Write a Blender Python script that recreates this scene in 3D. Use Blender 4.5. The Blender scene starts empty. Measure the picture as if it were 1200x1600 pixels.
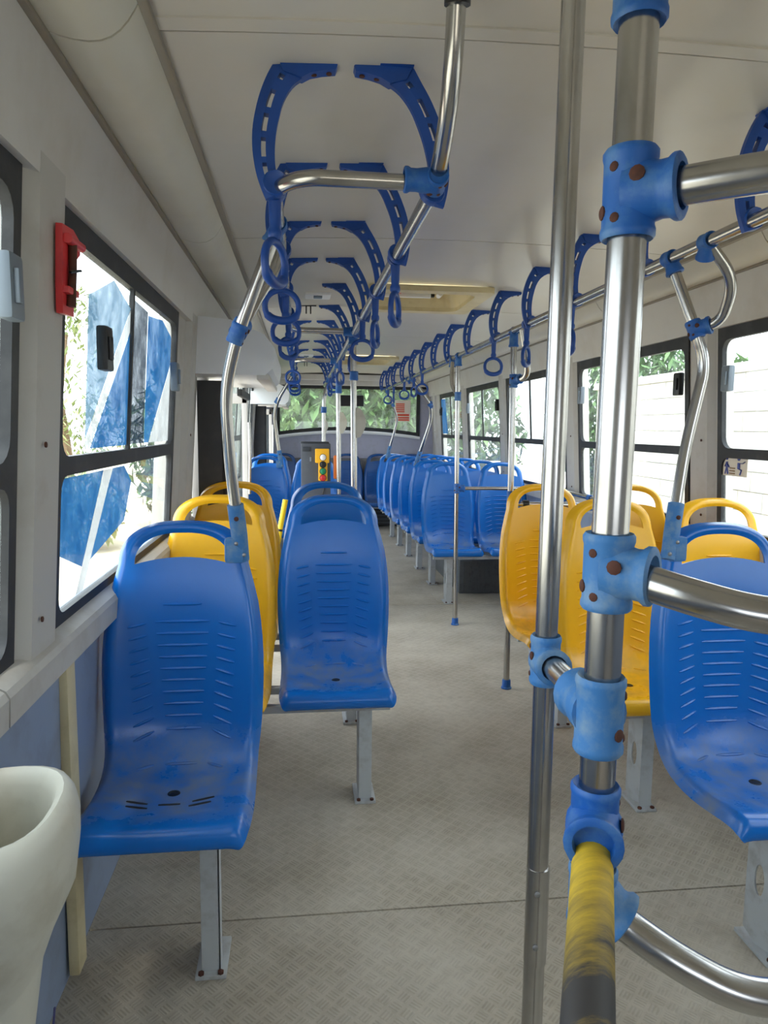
import bpy, bmesh, math, random
from mathutils import Vector, Matrix
random.seed(7)
SC = bpy.context.scene
COL = SC.collection
PI = math.pi

# ---------------------------------------------------------------- camera
F, H = 1105.0, 1.42
def camera():
    d = Vector((470-600, 800-668, F)).normalized()
    n = Vector((495-600, 800-9650, F)).normalized()
    z = -(n - d*n.dot(d)); z.normalize()
    x = z.cross(d)
    if x.x < 0: x = -x
    M = Matrix((x, d, z))                       # world = M @ (right, up, forward)
    r, u, f = M.col[0], M.col[1], M.col[2]
    c = bpy.data.cameras.new('camera'); o = bpy.data.objects.new('camera', c); COL.objects.link(o)
    o.matrix_world = Matrix(((r[0], u[0], -f[0], 0), (r[1], u[1], -f[1], 0), (r[2], u[2], -f[2], H), (0, 0, 0, 1)))
    c.sensor_fit = 'VERTICAL'; c.sensor_height = 24.0; c.lens = 24.0*F/1600.0; c.clip_start = 0.02; c.clip_end = 200
    SC.camera = o
camera()

# ---------------------------------------------------------------- world, sun, exposure
def lin(h):
    return tuple((v/12.92 if v <= .04045 else ((v+.055)/1.055)**2.4) for v in (c/255 for c in h))
W = bpy.data.worlds.new('sky'); SC.world = W; W.use_nodes = True
bg = W.node_tree.nodes['Background']; bg.inputs[0].default_value = (.84, .925, 1.0, 1); bg.inputs[1].default_value = 4.2
sl = bpy.data.lights.new('sun', 'SUN'); sl.energy = 5.0; sl.angle = math.radians(6); sl.color = (1, .95, .87)
so = bpy.data.objects.new('sun', sl); COL.objects.link(so)
so.rotation_euler = Vector((.03, .42, -.9)).to_track_quat('-Z', 'Y').to_euler()
SC.view_settings.view_transform = 'Standard'; SC.view_settings.look = 'None'
SC.view_settings.gamma = 1.0; SC.view_settings.use_curve_mapping = False
SC.view_settings.exposure = 0.32
SC.cycles.use_denoising = True
SC.cycles.max_bounces = 10; SC.cycles.diffuse_bounces = 6; SC.cycles.transparent_max_bounces = 24
SC.cycles.sample_clamp_indirect = 8

# ---------------------------------------------------------------- materials
MATS = {}
class NT:
    def __init__(s, m): s.t = m.node_tree; s.n = s.t.nodes
    def add(s, k, **kw):
        o = s.n.new(k)
        for a, b in kw.items(): setattr(o, a, b)
        return o
    def link(s, a, b): s.t.links.new(a, b)
    def math(s, op, a, b=None, c=None):
        o = s.add('ShaderNodeMath', operation=op)
        for i, v in enumerate((a, b, c)):
            if v is None: continue
            if isinstance(v, (int, float)): o.inputs[i].default_value = v
            else: s.link(v, o.inputs[i])
        return o.outputs[0]
    def mix(s, fac, a, b):
        o = s.add('ShaderNodeMix', data_type='RGBA')
        for i, v in ((0, fac), (6, a), (7, b)):
            if isinstance(v, (int, float)): o.inputs[i].default_value = v
            elif isinstance(v, tuple): o.inputs[i].default_value = v if len(v) == 4 else (*v, 1)
            else: s.link(v, o.inputs[i])
        return o.outputs[2]
    def noise(s, scale, detail=4, vec=None, rough=.55):
        o = s.add('ShaderNodeTexNoise'); o.inputs['Scale'].default_value = scale
        o.inputs['Detail'].default_value = detail; o.inputs['Roughness'].default_value = rough
        if vec is not None: s.link(vec, o.inputs['Vector'])
        return o.outputs['Fac']
    def ramp(s, v, lo, hi):
        o = s.add('ShaderNodeMapRange'); o.inputs[1].default_value = lo; o.inputs[2].default_value = hi
        s.link(v, o.inputs[0]); return o.outputs[0]
    def bump(s, h, strength, dist=.01):
        o = s.add('ShaderNodeBump'); o.inputs['Strength'].default_value = strength; o.inputs['Distance'].default_value = dist
        s.link(h, o.inputs['Height']); return o.outputs[0]

def mat(name, rgb, rough=.5, metal=0.0, wear=None, wear_amt=.5, wear_scale=9.0, wlo=.5, whi=.7, bump=0.0, bscale=200, spec=.5, objspace=True):
    m = bpy.data.materials.new(name); m.use_nodes = True
    t = NT(m); p = t.n['Principled BSDF']
    c = lin(rgb)
    p.inputs['Base Color'].default_value = (*c, 1); p.inputs['Roughness'].default_value = rough
    p.inputs['Metallic'].default_value = metal; p.inputs['Specular IOR Level'].default_value = spec
    co = t.add('ShaderNodeTexCoord').outputs['Object'] if objspace else t.add('ShaderNodeNewGeometry').outputs['Position']
    if wear:
        f = t.math('MULTIPLY', t.ramp(t.noise(wear_scale, 6, co, .62), wlo, whi), wear_amt)
        t.link(t.mix(f, c, lin(wear)), p.inputs['Base Color'])
    if bump:
        t.link(t.bump(t.noise(bscale, 3, co), bump, .002), p.inputs['Normal'])
    MATS[name] = m
    return m

mat('blue_strap', (22, 74, 158), .42, wear=(16, 52, 118), wear_amt=.5)
mat('blue_clamp', (26, 92, 172), .5, wear=(96, 140, 180), wear_amt=.7, wear_scale=22, wlo=.48, whi=.75)
mat('steel', (188, 186, 184), .24, 1.0, wear=(140, 137, 132), wear_amt=.5, wear_scale=5)
mat('clamp_faded', (58, 118, 178), .6, wear=(124, 150, 172), wear_amt=.8, wear_scale=26, wlo=.42, whi=.68)
mat('rust', (88, 52, 40), .8, .2, wear=(40, 30, 30), wear_scale=60)
mat('screw', (150, 150, 150), .4, .8)
mat('cream_paint', (208, 206, 203), .45, wear=(168, 155, 132), wear_amt=.35, wear_scale=3.5, wlo=.5, whi=.8, objspace=False)
mat('pillar_paint', (190, 188, 184), .5, wear=(150, 138, 120), wear_amt=.45, wear_scale=6, wlo=.52, whi=.8, objspace=False)
mat('lower_panel', (140, 154, 178), .55, wear=(110, 108, 105), wear_amt=.6, wear_scale=5, wlo=.5, whi=.8, objspace=False)
mat('ceiling_paint', (204, 199, 190), .32, wear=(182, 172, 140), wear_amt=.35, wear_scale=1.6, wlo=.45, whi=.8, objspace=False, bump=.05, bscale=40)
mat('cove_paint', (210, 206, 192), .4, wear=(178, 166, 136), wear_amt=.3, wear_scale=2.2, wlo=.5, whi=.8, objspace=False)
mat('trim_strip', (150, 143, 130), .45, .2)
mat('seam_dark', (92, 86, 76), .7)
mat('rubber', (34, 36, 40), .55, wear=(70, 70, 72), wear_amt=.5)
mat('black_plastic', (26, 27, 30), .4)
mat('grey_latch', (120, 132, 144), .4)
mat('white_plastic', (236, 238, 242), .35)
mat('tan_plastic', (214, 200, 160), .45, wear=(170, 150, 105), wear_amt=.4)
mat('bin_plastic', (205, 203, 190), .4, wear=(160, 152, 132), wear_amt=.4, wear_scale=8)
mat('grey_frame', (186, 190, 192), .5, .1, wear=(120, 105, 88), wear_amt=.5, wear_scale=14, wlo=.5, whi=.75)
mat('dark_frame', (52, 58, 66), .5, .2)
mat('dark_plate', (98, 102, 106), .5, .2, wear=(70, 70, 72), wear_amt=.5, wear_scale=20)
mat('cabinet_grey', (72, 78, 88), .5, .1, wear=(96, 100, 106), wear_amt=.4)
mat('control_yellow', (240, 178, 30), .4)
mat('yellow_tube', (240, 205, 40), .4)
mat('button_white', (235, 235, 235), .3)
mat('button_green', (30, 130, 90), .3)
mat('button_red', (200, 50, 50), .3)
mat('hammer_red', (222, 62, 66), .4, wear=(170, 40, 50), wear_amt=.5)
mat('orange', (235, 120, 40), .4)
mat('door_dark', (66, 66, 68), .6, wear=(88, 84, 80), wear_amt=.5)
mat('rear_lilac', (168, 170, 190), .5, wear=(140, 138, 140), wear_amt=.3, objspace=False)
mat('rear_grey', (120, 120, 124), .6, wear=(90, 86, 84), wear_amt=.5, objspace=False)
mat('bus_blue', (40, 128, 205), .35)
mat('bus_white', (222, 226, 230), .4)
mat('dark_glass', (30, 38, 46), .08)
mat('block_wall', (226, 222, 212), .9, wear=(190, 178, 155), wear_amt=.4, wear_scale=1.5, objspace=False)
mat('mortar', (214, 208, 196), .9)
mat('leaf', (122, 138, 84), .6, wear=(160, 165, 118), wear_amt=.7, wear_scale=2.0, objspace=False)
mat('leaf_dark', (84, 118, 66), .6, wear=(140, 165, 110), wear_amt=.7, wear_scale=1.5, objspace=False)
mat('bark', (120, 100, 78), .9)
mat('ground', (190, 180, 160), .95, wear=(160, 145, 120), wear_amt=.5, wear_scale=.7, objspace=False)
mat('decal_back', (232, 224, 208), .6)
mat('decal_blue', (62, 76, 150), .5)
mat('decal_brown', (140, 110, 70), .5)
mat('sticker_red', (226, 92, 66), .5)
mat('sticker_white', (236, 226, 214), .5)
mat('pen_ink', (60, 60, 110), .5)

def seat_mat(name, rgb, dust, light):
    m = bpy.data.materials.new(name); m.use_nodes = True
    t = NT(m); p = t.n['Principled BSDF']
    co = t.add('ShaderNodeTexCoord').outputs['Object']
    info = t.add('ShaderNodeObjectInfo')
    add = t.add('ShaderNodeVectorMath', operation='ADD'); t.link(co, add.inputs[0])
    sc = t.add('ShaderNodeVectorMath', operation='SCALE'); sc.inputs['Scale'].default_value = 37.0
    cmb = t.add('ShaderNodeCombineXYZ')
    for i in range(3): t.link(info.outputs['Random'], cmb.inputs[i])
    t.link(cmb.outputs[0], sc.inputs[0]); t.link(sc.outputs[0], add.inputs[1])
    v = add.outputs[0]
    sep = t.add('ShaderNodeSeparateXYZ'); t.link(co, sep.inputs[0])
    pan = t.math('MULTIPLY', t.ramp(sep.outputs[2], .56, .44), t.ramp(sep.outputs[1], .03, .10))   # dust settled in the pan
    n = t.ramp(t.noise(8, 7, v, .68), .38, .72)
    f1 = t.math('MULTIPLY', t.math('MULTIPLY', pan, n), .9)
    n2 = t.math('MULTIPLY', t.ramp(t.noise(4, 5, v, .6), .52, .8), .30)
    c = t.mix(n2, lin(rgb), lin(light))
    c = t.mix(f1, c, lin(dust))
    t.link(c, p.inputs['Base Color'])
    r = t.math('ADD', t.math('MULTIPLY', f1, .45), .25); t.link(r, p.inputs['Roughness'])
    t.link(t.bump(t.noise(420, 2, co), .10, .001), p.inputs['Normal'])
    MATS[name] = m
seat_mat('seat_blue', (8, 106, 196), (128, 134, 140), (46, 124, 202))
seat_mat('seat_yellow', (250, 186, 30), (196, 150, 62), (232, 172, 50))
seat_mat('seat_dirty', (36, 84, 150), (96, 98, 104), (100, 120, 140))

def glass(name, dirt, dirt_col=(.8, .85, .85), scale=3.0):
    m = bpy.data.materials.new(name); m.use_nodes = True
    t = NT(m); t.n.remove(t.n['Principled BSDF']); out = t.n['Material Output']
    tr = t.add('ShaderNodeBsdfTransparent'); tr.inputs[0].default_value = (.90, .94, .93, 1)
    gl = t.add('ShaderNodeBsdfGlossy'); gl.inputs['Roughness'].default_value = .02
    gg = t.add('ShaderNodeNewGeometry'); dp = t.add('ShaderNodeVectorMath', operation='DOT_PRODUCT'); t.link(gg.outputs['Incoming'], dp.inputs[0]); t.link(gg.outputs['Normal'], dp.inputs[1])
    sch = t.math('POWER', t.math('SUBTRACT', 1, t.math('ABSOLUTE', dp.outputs['Value'])), 5)
    fr = t.math('ADD', t.math('MULTIPLY', sch, .92), .07)
    mx = t.add('ShaderNodeMixShader'); t.link(fr, mx.inputs[0]); t.link(tr.outputs[0], mx.inputs[1]); t.link(gl.outputs[0], mx.inputs[2])
    tl = t.add('ShaderNodeBsdfTranslucent'); tl.inputs[0].default_value = (*dirt_col, 1)
    geo = t.add('ShaderNodeNewGeometry').outputs['Position']
    f = t.math('MULTIPLY', t.ramp(t.noise(scale, 7, geo, .7), .3, .8), dirt)
    m2 = t.add('ShaderNodeMixShader'); t.link(f, m2.inputs[0]); t.link(mx.outputs[0], m2.inputs[1]); t.link(tl.outputs[0], m2.inputs[2])
    t.link(m2.outputs[0], out.inputs[0]); MATS[name] = m
glass('glass_clear', .10)
glass('glass_dusty', .30, (.6, .66, .64))
glass('glass_rear', .40, (.42, .50, .38), 2.0)
def film(name, col, alpha):
    m = bpy.data.materials.new(name); m.use_nodes = True
    t = NT(m); t.n.remove(t.n['Principled BSDF']); out = t.n['Material Output']
    tr = t.add('ShaderNodeBsdfTransparent'); tl = t.add('ShaderNodeBsdfTranslucent'); tl.inputs[0].default_value = (*lin(col), 1)
    df = t.add('ShaderNodeBsdfDiffuse'); df.inputs[0].default_value = (*lin(col), 1)
    a = t.add('ShaderNodeMixShader'); a.inputs[0].default_value = .35; t.link(tl.outputs[0], a.inputs[1]); t.link(df.outputs[0], a.inputs[2])
    geo = t.add('ShaderNodeNewGeometry').outputs['Position']
    f = t.math('ADD', t.math('MULTIPLY', t.ramp(t.noise(9, 6, geo, .7), .3, .75), .4), alpha-.2)
    mx = t.add('ShaderNodeMixShader'); t.link(f, mx.inputs[0]); t.link(tr.outputs[0], mx.inputs[1]); t.link(a.outputs[0], mx.inputs[2])
    t.link(mx.outputs[0], out.inputs[0]); MATS[name] = m
film('film_blue', (58, 120, 168), .78)
film('film_pale', (120, 150, 172), .72)
film('film_white', (196, 198, 200), .75)
film('dark_reflection', (52, 66, 82), .72)

def floor_mat():
    m = bpy.data.materials.new('tread_floor'); m.use_nodes = True
    t = NT(m); p = t.n['Principled BSDF']
    geo = t.add('ShaderNodeNewGeometry').outputs['Position']
    mp = t.add('ShaderNodeMapping'); mp.inputs['Rotation'].default_value = (0, 0, math.radians(45))
    mp.inputs['Scale'].default_value = (1/.036, 1/.036, 1); t.link(geo, mp.inputs[0])
    s = t.add('ShaderNodeSeparateXYZ'); t.link(mp.outputs[0], s.inputs[0])
    x, y = s.outputs[0], s.outputs[1]
    fx, fy = t.math('FRACT', x), t.math('FRACT', y)
    par = t.math('MODULO', t.math('ABSOLUTE', t.math('ADD', t.math('FLOOR', x), t.math('FLOOR', y))), 2)
    par = t.math('GREATER_THAN', par, .5)
    def sel(a, b): return t.math('ADD', t.math('MULTIPLY', par, a), t.math('MULTIPLY', t.math('SUBTRACT', 1, par), b))
    bar, along = sel(fx, fy), sel(fy, fx)
    wave = t.math('ADD', t.math('MULTIPLY', t.math('SINE', t.math('MULTIPLY', bar, 2*PI*4)), .5), .5)
    mk = t.math('MULTIPLY', t.ramp(t.math('ABSOLUTE', t.math('SUBTRACT', bar, .5)), .44, .36), t.ramp(t.math('ABSOLUTE', t.math('SUBTRACT', along, .5)), .42, .34))
    h = t.math('MULTIPLY', wave, mk)
    groove = t.math('MULTIPLY', t.math('SUBTRACT', 1, wave), mk)
    big = t.ramp(t.noise(2.2, 6, geo, .6), .35, .75)
    fine = t.ramp(t.noise(26, 6, geo, .65), .45, .75)
    c = t.mix(big, lin((196, 188, 173)), lin((166, 156, 139)))
    c = t.mix(t.math('MULTIPLY', fine, .35), c, lin((140, 128, 110)))
    c = t.mix(t.math('MULTIPLY', groove, t.math('ADD', t.math('MULTIPLY', big, .40), .08)), c, lin((112, 102, 88)))
    spots = t.ramp(t.noise(7, 8, geo, .75), .64, .74)
    c = t.mix(t.math('MULTIPLY', spots, .55), c, lin((88, 76, 62)))
    t.link(c, p.inputs['Base Color']); p.inputs['Roughness'].default_value = .62; p.inputs['Specular IOR Level'].default_value = .35
    t.link(t.bump(h, .32, .002), p.inputs['Normal'])
    MATS['tread_floor'] = m
floor_mat()
def tape_mat():
    m = bpy.data.materials.new('worn_tape'); m.use_nodes = True
    t = NT(m); p = t.n['Principled BSDF']
    geo = t.add('ShaderNodeTexCoord').outputs['Object']
    s = t.add('ShaderNodeSeparateXYZ'); t.link(geo, s.inputs[0])
    mp = t.add('ShaderNodeMapping'); mp.inputs['Scale'].default_value = (.5, 2.2, .5); t.link(geo, mp.inputs[0]); n = t.noise(18, 6, mp.outputs[0], .7)
    f = t.math('ADD', t.math('MULTIPLY', t.ramp(s.outputs[1], .80, .58), .85), t.math('MULTIPLY', t.math('SUBTRACT', n, .42), 1.3))
    f = t.ramp(f, .05, .85)
    t.link(t.mix(f, lin((222, 184, 46)), lin((58, 54, 52))), p.inputs['Base Color']); p.inputs['Roughness'].default_value = .65
    MATS['worn_tape'] = m
tape_mat()

# ---------------------------------------------------------------- mesh helpers
def frame_axes(d):
    d = Vector(d).normalized()
    a = Vector((0, 0, 1)) if abs(d.z) < .9 else Vector((1, 0, 0))
    u = d.cross(a).normalized(); v = d.cross(u).normalized()
    return u, v, d
class MB:
    def __init__(s): s.v = []; s.f = []
    def add(s, vs, fs):
        o = len(s.v); s.v += [tuple(p) for p in vs]; s.f += [tuple(i+o for i in f) for f in fs]; return s
    def box(s, c, size, bev=0.0, rot=None):
        bm = bmesh.new(); bmesh.ops.create_cube(bm, size=1)
        for v in bm.verts: v.co = Vector((v.co.x*size[0], v.co.y*size[1], v.co.z*size[2]))
        if bev: bmesh.ops.bevel(bm, geom=bm.edges[:], offset=bev, segments=2, affect='EDGES', profile=.6)
        M = rot if rot is not None else Matrix.Identity(3)
        bm.verts.index_update()
        s.add([M @ v.co + Vector(c) for v in bm.verts], [[v.index for v in f.verts] for f in bm.faces]); bm.free(); return s
    def box2(s, lo, hi, bev=0.0):
        return s.box([(a+b)/2 for a, b in zip(lo, hi)], [abs(b-a) for a, b in zip(lo, hi)], bev)
    def tube(s, pts, r, n=14, caps=True, sy=1.0, closed=False):
        pts = [Vector(p) for p in pts]; m = len(pts)
        rs = r if isinstance(r, (list, tuple)) else [r]*m
        tang = []
        for i in range(m):
            a = pts[(i-1) % m] if (closed or i > 0) else pts[0]; b = pts[(i+1) % m] if (closed or i < m-1) else pts[-1]
            tang.append((b-a).normalized())
        u, v, _ = frame_axes(tang[0]); vs = []
        for i in range(m):
            if i:
                q = tang[i-1].rotation_difference(tang[i]); u = q @ u; v = q @ v
            for k in range(n):
                a = 2*PI*k/n; vs.append(pts[i] + (u*math.cos(a) + v*math.sin(a)*sy)*rs[i])
        fs = []
        for i in range(m if closed else m-1):
            j = (i+1) % m
            for k in range(n):
                l = (k+1) % n; fs.append((i*n+k, i*n+l, j*n+l, j*n+k))
        if caps and not closed:
            fs.append(tuple(range(n))[::-1]); fs.append(tuple((m-1)*n+k for k in range(n)))
        return s.add(vs, fs)
    def cyl(s, a, b, r, n=16, r2=None):
        return s.tube([a, b], [r, r if r2 is None else r2], n)
    def lathe(s, base, prof, n=20, axis=(0, 0, 1)):
        u, v, d = frame_axes(axis); base = Vector(base); vs = []; fs = []
        for (r, h) in prof:
            for k in range(n):
                a = 2*PI*k/n; vs.append(base + d*h + (u*math.cos(a)+v*math.sin(a))*r)
        for i in range(len(prof)-1):
            for k in range(n):
                l = (k+1) % n; fs.append((i*n+k, i*n+l, (i+1)*n+l, (i+1)*n+k))
        fs.append(tuple(range(n))[::-1]); fs.append(tuple((len(prof)-1)*n+k for k in range(n)))
        return s.add(vs, fs)
    def prism(s, poly, depth, P=lambda a, b, c: (a, b, c)):
        n = len(poly)
        vs = [P(a, b, 0) for a, b in poly] + [P(a, b, depth) for a, b in poly]
        fs = [tuple(range(n))[::-1], tuple(range(n, 2*n))] + [(i, (i+1) % n, n+(i+1) % n, n+i) for i in range(n)]
        return s.add(vs, fs)
    def ring(s, outer, inner, depth, P):
        n = len(outer)
        vs = [P(a, b, 0) for a, b in outer] + [P(a, b, 0) for a, b in inner] + [P(a, b, depth) for a, b in outer] + [P(a, b, depth) for a, b in inner]
        fs = []
        for i in range(n):
            j = (i+1) % n
            fs += [(i, j, n+j, n+i), (2*n+i, 3*n+i, 3*n+j, 2*n+j), (i, 2*n+i, 2*n+j, j), (n+i, n+j, 3*n+j, 3*n+i)]
        return s.add(vs, fs)
    def mesh(s, name, m, smooth=40):
        me = bpy.data.meshes.new(name); me.from_pydata(s.v, [], s.f); me.validate()
        bm = bmesh.new(); bm.from_mesh(me); bmesh.ops.recalc_face_normals(bm, faces=bm.faces[:]); bm.to_mesh(me); bm.free()
        if smooth:
            me.polygons.foreach_set('use_smooth', [True]*len(me.polygons)); me.set_sharp_from_angle(angle=math.radians(smooth))
        if m: me.materials.append(MATS[m])
        return me
    def build(s, name, m, parent=None, smooth=40):
        return link(name, s.mesh(name, m, smooth), parent)
def link(name, me, parent=None, loc=None):
    o = bpy.data.objects.new(name, me); COL.objects.link(o)
    if parent is not None: o.parent = parent
    if loc is not None: o.location = loc
    return o
def tag(o, label=None, cat=None, group=None, kind=None):
    if label: o['label'] = label
    if cat: o['category'] = cat
    if group: o['group'] = group
    if kind: o['kind'] = kind
    return o
def thing(name, label, cat, loc=(0, 0, 0), group=None, rz=0):
    o = bpy.data.objects.new(name, None); COL.objects.link(o); o.location = loc; o.rotation_euler = (0, 0, rz); o.empty_display_size = .1
    return tag(o, label, cat, group)
def structure(o, label=None): return tag(o, label, None, None, 'structure')
def fillet(pts, r, n=8):
    pts = [Vector(p) for p in pts]; out = [pts[0]]
    rs = r if isinstance(r, (list, tuple)) else [r]*(len(pts)-2)
    for i in range(1, len(pts)-1):
        a, b, c = pts[i-1], pts[i], pts[i+1]
        d1, d2 = (a-b), (c-b); rr = min(rs[i-1], d1.length*.49, d2.length*.49)
        p, q = b+d1.normalized()*rr, b+d2.normalized()*rr
        for k in range(n+1):
            t = k/n; out.append(p*(1-t)**2 + b*2*t*(1-t) + q*t*t)
    out.append(pts[-1]); return out
def rrect(u0, u1, v0, v1, rad, n=5):
    inner, outer = [], []
    for (cx, cy, a0, ox, oy) in ((u1-rad, v1-rad, 0, 0, 0), (u0+rad, v1-rad, 90, 0, 0), (u0+rad, v0+rad, 180, 0, 0), (u1-rad, v0+rad, 270, 0, 0)):
        for k in range(n):
            a = math.radians(a0+90*k/(n-1)); inner.append((cx+rad*math.cos(a), cy+rad*math.sin(a)))
    return inner
def rect_like(inner_n, u0, u1, v0, v1):
    out = []
    n = inner_n//4
    for c in ((u1, v1), (u0, v1), (u0, v0), (u1, v0)): out += [c]*n
    return out

# ---------------------------------------------------------------- the shell of the bus
XC = .70                                    # centre line; the photographer stands left of it
def glass_d(z): return 1.275-(z-.95)*.063   # half width of the glass plane, leaning in towards the roof
def sx(side, d): return XC + side*d
REAR = 10.45
FRONT = -2.2

# floor in three tread plates
fl = MB().box2((XC-1.32, FRONT, -.06), (XC+1.32, REAR, -.012)).build('floor', 'seam_dark'); structure(fl)
for a, b in ((FRONT, 1.93), (1.936, 5.55), (5.556, REAR)):
    MB().box2((XC-1.3, a, -.012), (XC+1.3, b, 0), .002).build('floor_plate', 'tread_floor', fl)
MB().box2((XC+.42, 5.6, 0), (XC+.78, 5.92, .003), .001).build('floor_hatch', 'tread_floor', fl)

def ceil_z(x): return 2.20 - .03*((x-XC)/.975)**2
ce = MB()
NX = 12
def slab(mb, x0, x1, y0, y1, t=.012, up=0.0, n=8):
    xs = [x0+(x1-x0)*i/n for i in range(n+1)]
    vs = []
    for y in (y0, y1):
        for x in xs: vs.append((x, y, ceil_z(x)+up))
        for x in xs: vs.append((x, y, ceil_z(x)+up+t))
    m = n+1; fs = []
    for i in range(n):
        fs += [(i, i+1, 2*m+i+1, 2*m+i), (m+i, 3*m+i, 3*m+i+1, m+i+1), (i, m+i, m+i+1, i+1), (2*m+i, 2*m+i+1, 3*m+i+1, 3*m+i)]
    fs += [(0, 2*m, 3*m, m), (n, m+n, 3*m+n, 2*m+n)]
    mb.add(vs, fs)
HX0, HX1 = XC-.30, XC+.33
HATCH = ((3.92, 4.60), (7.75, 8.45))
seams = [FRONT, 1.49, 3.0, 4.66, 6.13, 7.68, 9.2, REAR]
roof = MB()
for y0, y1, holes in ((FRONT, 3.92, 0), (3.92, 4.60, 1), (4.60, 7.75, 0), (7.75, 8.45, 1), (8.45, REAR, 0)):
    if not holes: slab(roof, XC-.98, XC+.98, y0, y1, .02, .012)
    else:
        slab(roof, XC-.98, HX0, y0, y1, .02, .012); slab(roof, HX1, XC+.98, y0, y1, .02, .012)
ceil_o = roof.build('ceiling', 'seam_dark'); structure(ceil_o)
for i in range(len(seams)-1):
    y0, y1 = seams[i]+.004, seams[i+1]-.004
    mb = MB(); hs = [h for h in HATCH if h[0] >= y0-.05 and h[1] <= y1+.1]
    if hs:
        a, b = hs[0]; b = min(b, y1)
        slab(mb, XC-.975, XC+.975, y0, a, n=12)
        if y1-b > .01: slab(mb, XC-.975, XC+.975, b, y1, n=12)
        slab(mb, XC-.975, HX0, a, b); slab(mb, HX1, XC+.975, a, b)
    else: slab(mb, XC-.975, XC+.975, y0, y1, n=12)
    mb.build('ceiling_panel', 'ceiling_paint', ceil_o, 20)
for y in (1.49,):
    mb = MB(); slab(mb, XC-.97, XC+.97, y-.05, y-.008, .004, -.004, 12); mb.build('joint_strip', 'ceiling_paint', ceil_o, 20)

LW = [(-.10, 1.42), (1.64, 3.10), (5.40, 6.70), (6.95, 7.90)]
DOORS = [(3.76, 5.16), (8.12, 9.40)]
RW = [(.10, 1.48), (1.72, 3.12), (3.37, 4.80), (5.02, 6.53), (6.75, 8.13), (8.38, 9.72)]
Z0, Z1 = .95, 1.89
def quadbox(side, y0, y1, z0, z1, dz, thick):
    """slab between y0..y1 whose inner face follows half width dz(z)"""
    vs = []
    for y in (y0, y1):
        for z in (z0, z1):
            vs.append((sx(side, dz(z)), y, z)); vs.append((sx(side, dz(z)+thick), y, z))
    return vs, [(0, 1, 3, 2), (4, 6, 7, 5), (0, 2, 6, 4), (1, 5, 7, 3), (0, 4, 5, 1), (2, 3, 7, 6)]
def wall(side, name, wins, doors):
    w = MB()
    spans = []; y = FRONT
    for a, b in sorted(doors)+[(REAR, REAR)]:
        if a > y: spans.append((y, a))
        y = b
    for a, b in spans:
        w.add(*quadbox(side, a, b, 0, Z0, lambda z: 1.30-.02*z, .05))
    o = w.build(name, 'lower_panel'); structure(o)
    # pillars between the openings
    opens = sorted(list(wins)+list(doors)); y = FRONT
    for a, b in opens+[(REAR, REAR)]:
        if a-y > .01:
            z0 = Z0-.02
            p = MB().add(*quadbox(side, y, a, z0, 1.93, lambda z: glass_d(z)-.004, .07))
            c, hw = (y+a)/2, min((a-y)/2-.04, .07)
            if a-y < 1.0:
                vs = []
                for z in (z0, 1.93):
                    d = glass_d(z)
                    for dy, dd in ((-hw-.035, .0), (-hw, -.032), (hw, -.032), (hw+.035, .0)): vs.append((sx(side, d+dd), c+dy, z))
                p.add(vs, [(0, 1, 5, 4), (1, 2, 6, 5), (2, 3, 7, 6), (3, 0, 4, 7), (0, 3, 2, 1), (4, 5, 6, 7)])
                for z in (1.08, 1.42, 1.78):
                    pass
            po = p.build('pillar', 'pillar_paint', o, 30)
            if a-y < 1.0:
                for z in (1.02, 1.38):
                    q = Vector((sx(side, glass_d(z)-.0365), c-.03, z)); MB().cyl(q, q+Vector((-side*.003, 0, 0)), .006, 8).build('rivet', 'rust', po)
        y = b
    # header above the openings
    prof = [(1.235, 1.89), (1.185, 1.89), (1.180, 1.955), (1.165, 2.02), (1.145, 2.095), (1.19, 2.12), (1.25, 2.0)]
    MB().prism(prof, REAR-FRONT, lambda a, b, c: (sx(side, a), FRONT+c, b)).build('header_panel', 'cream_paint', o, 25)
    return o
wl = wall(-1, 'wall_left', LW, DOORS)
wr = wall(1, 'wall_right', RW, [])
# sill ledges
def sill(side, y0, y1, n):
    prof = [(1.30, .955), (1.262, .955), (1.232, .938), (1.225, .925), (1.228, .87), (1.30, .86)]
    o = MB().prism(prof, y1-y0, lambda a, b, c: (sx(side, a), y0+c, b)).build('trim_%d' % n, 'pillar_paint', None, 25); return structure(o, 'cream painted ledge under the side windows')
sill(-1, FRONT, 1.30, 1); sill(-1, 1.306, 3.74, 2); sill(-1, 5.18, 8.1, 3); sill(1, FRONT, REAR, 4)
# coves: bulging panels between wall head and ceiling
def cove(side, joints, n):
    base = None
    for (y0, y1) in zip(joints[:-1], joints[1:]):
        pts = []
        N = 9
        a, b = Vector((1.140, 2.100)), Vector((.975, 2.168))
        for i in range(N+1):
            t = i/N; p = a.lerp(b, t); bul = .040*math.sin(PI*t)
            pts.append((p.x-.5*bul, p.y-bul))
        poly = pts + [(.975, 2.215), (1.16, 2.15)]
        o = MB().prism(poly, y1-y0-.006, lambda p, q, c: (sx(side, p), y0+.003+c, q)).build('cove_panel' if base else 'trim_%d' % n, 'cove_paint', base, 30)
        if base is None: base = structure(o, 'curved cream cove panels along the ceiling edge')
    for (d, z) in ((.975, 2.165), (1.143, 2.099)):
        MB().box2((sx(side, d)-.010, FRONT, z-.010), (sx(side, d)+.010, REAR, z+.006), .003).build('edge_strip', 'trim_strip', base)
    return base
cove(-1, [FRONT, 1.38, 2.75, 4.2, 5.7, 7.2, 8.7, REAR], 5); cove(1, [FRONT, 1.0, 2.52, 4.0, 5.5, 7.0, 8.5, REAR], 6)

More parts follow.
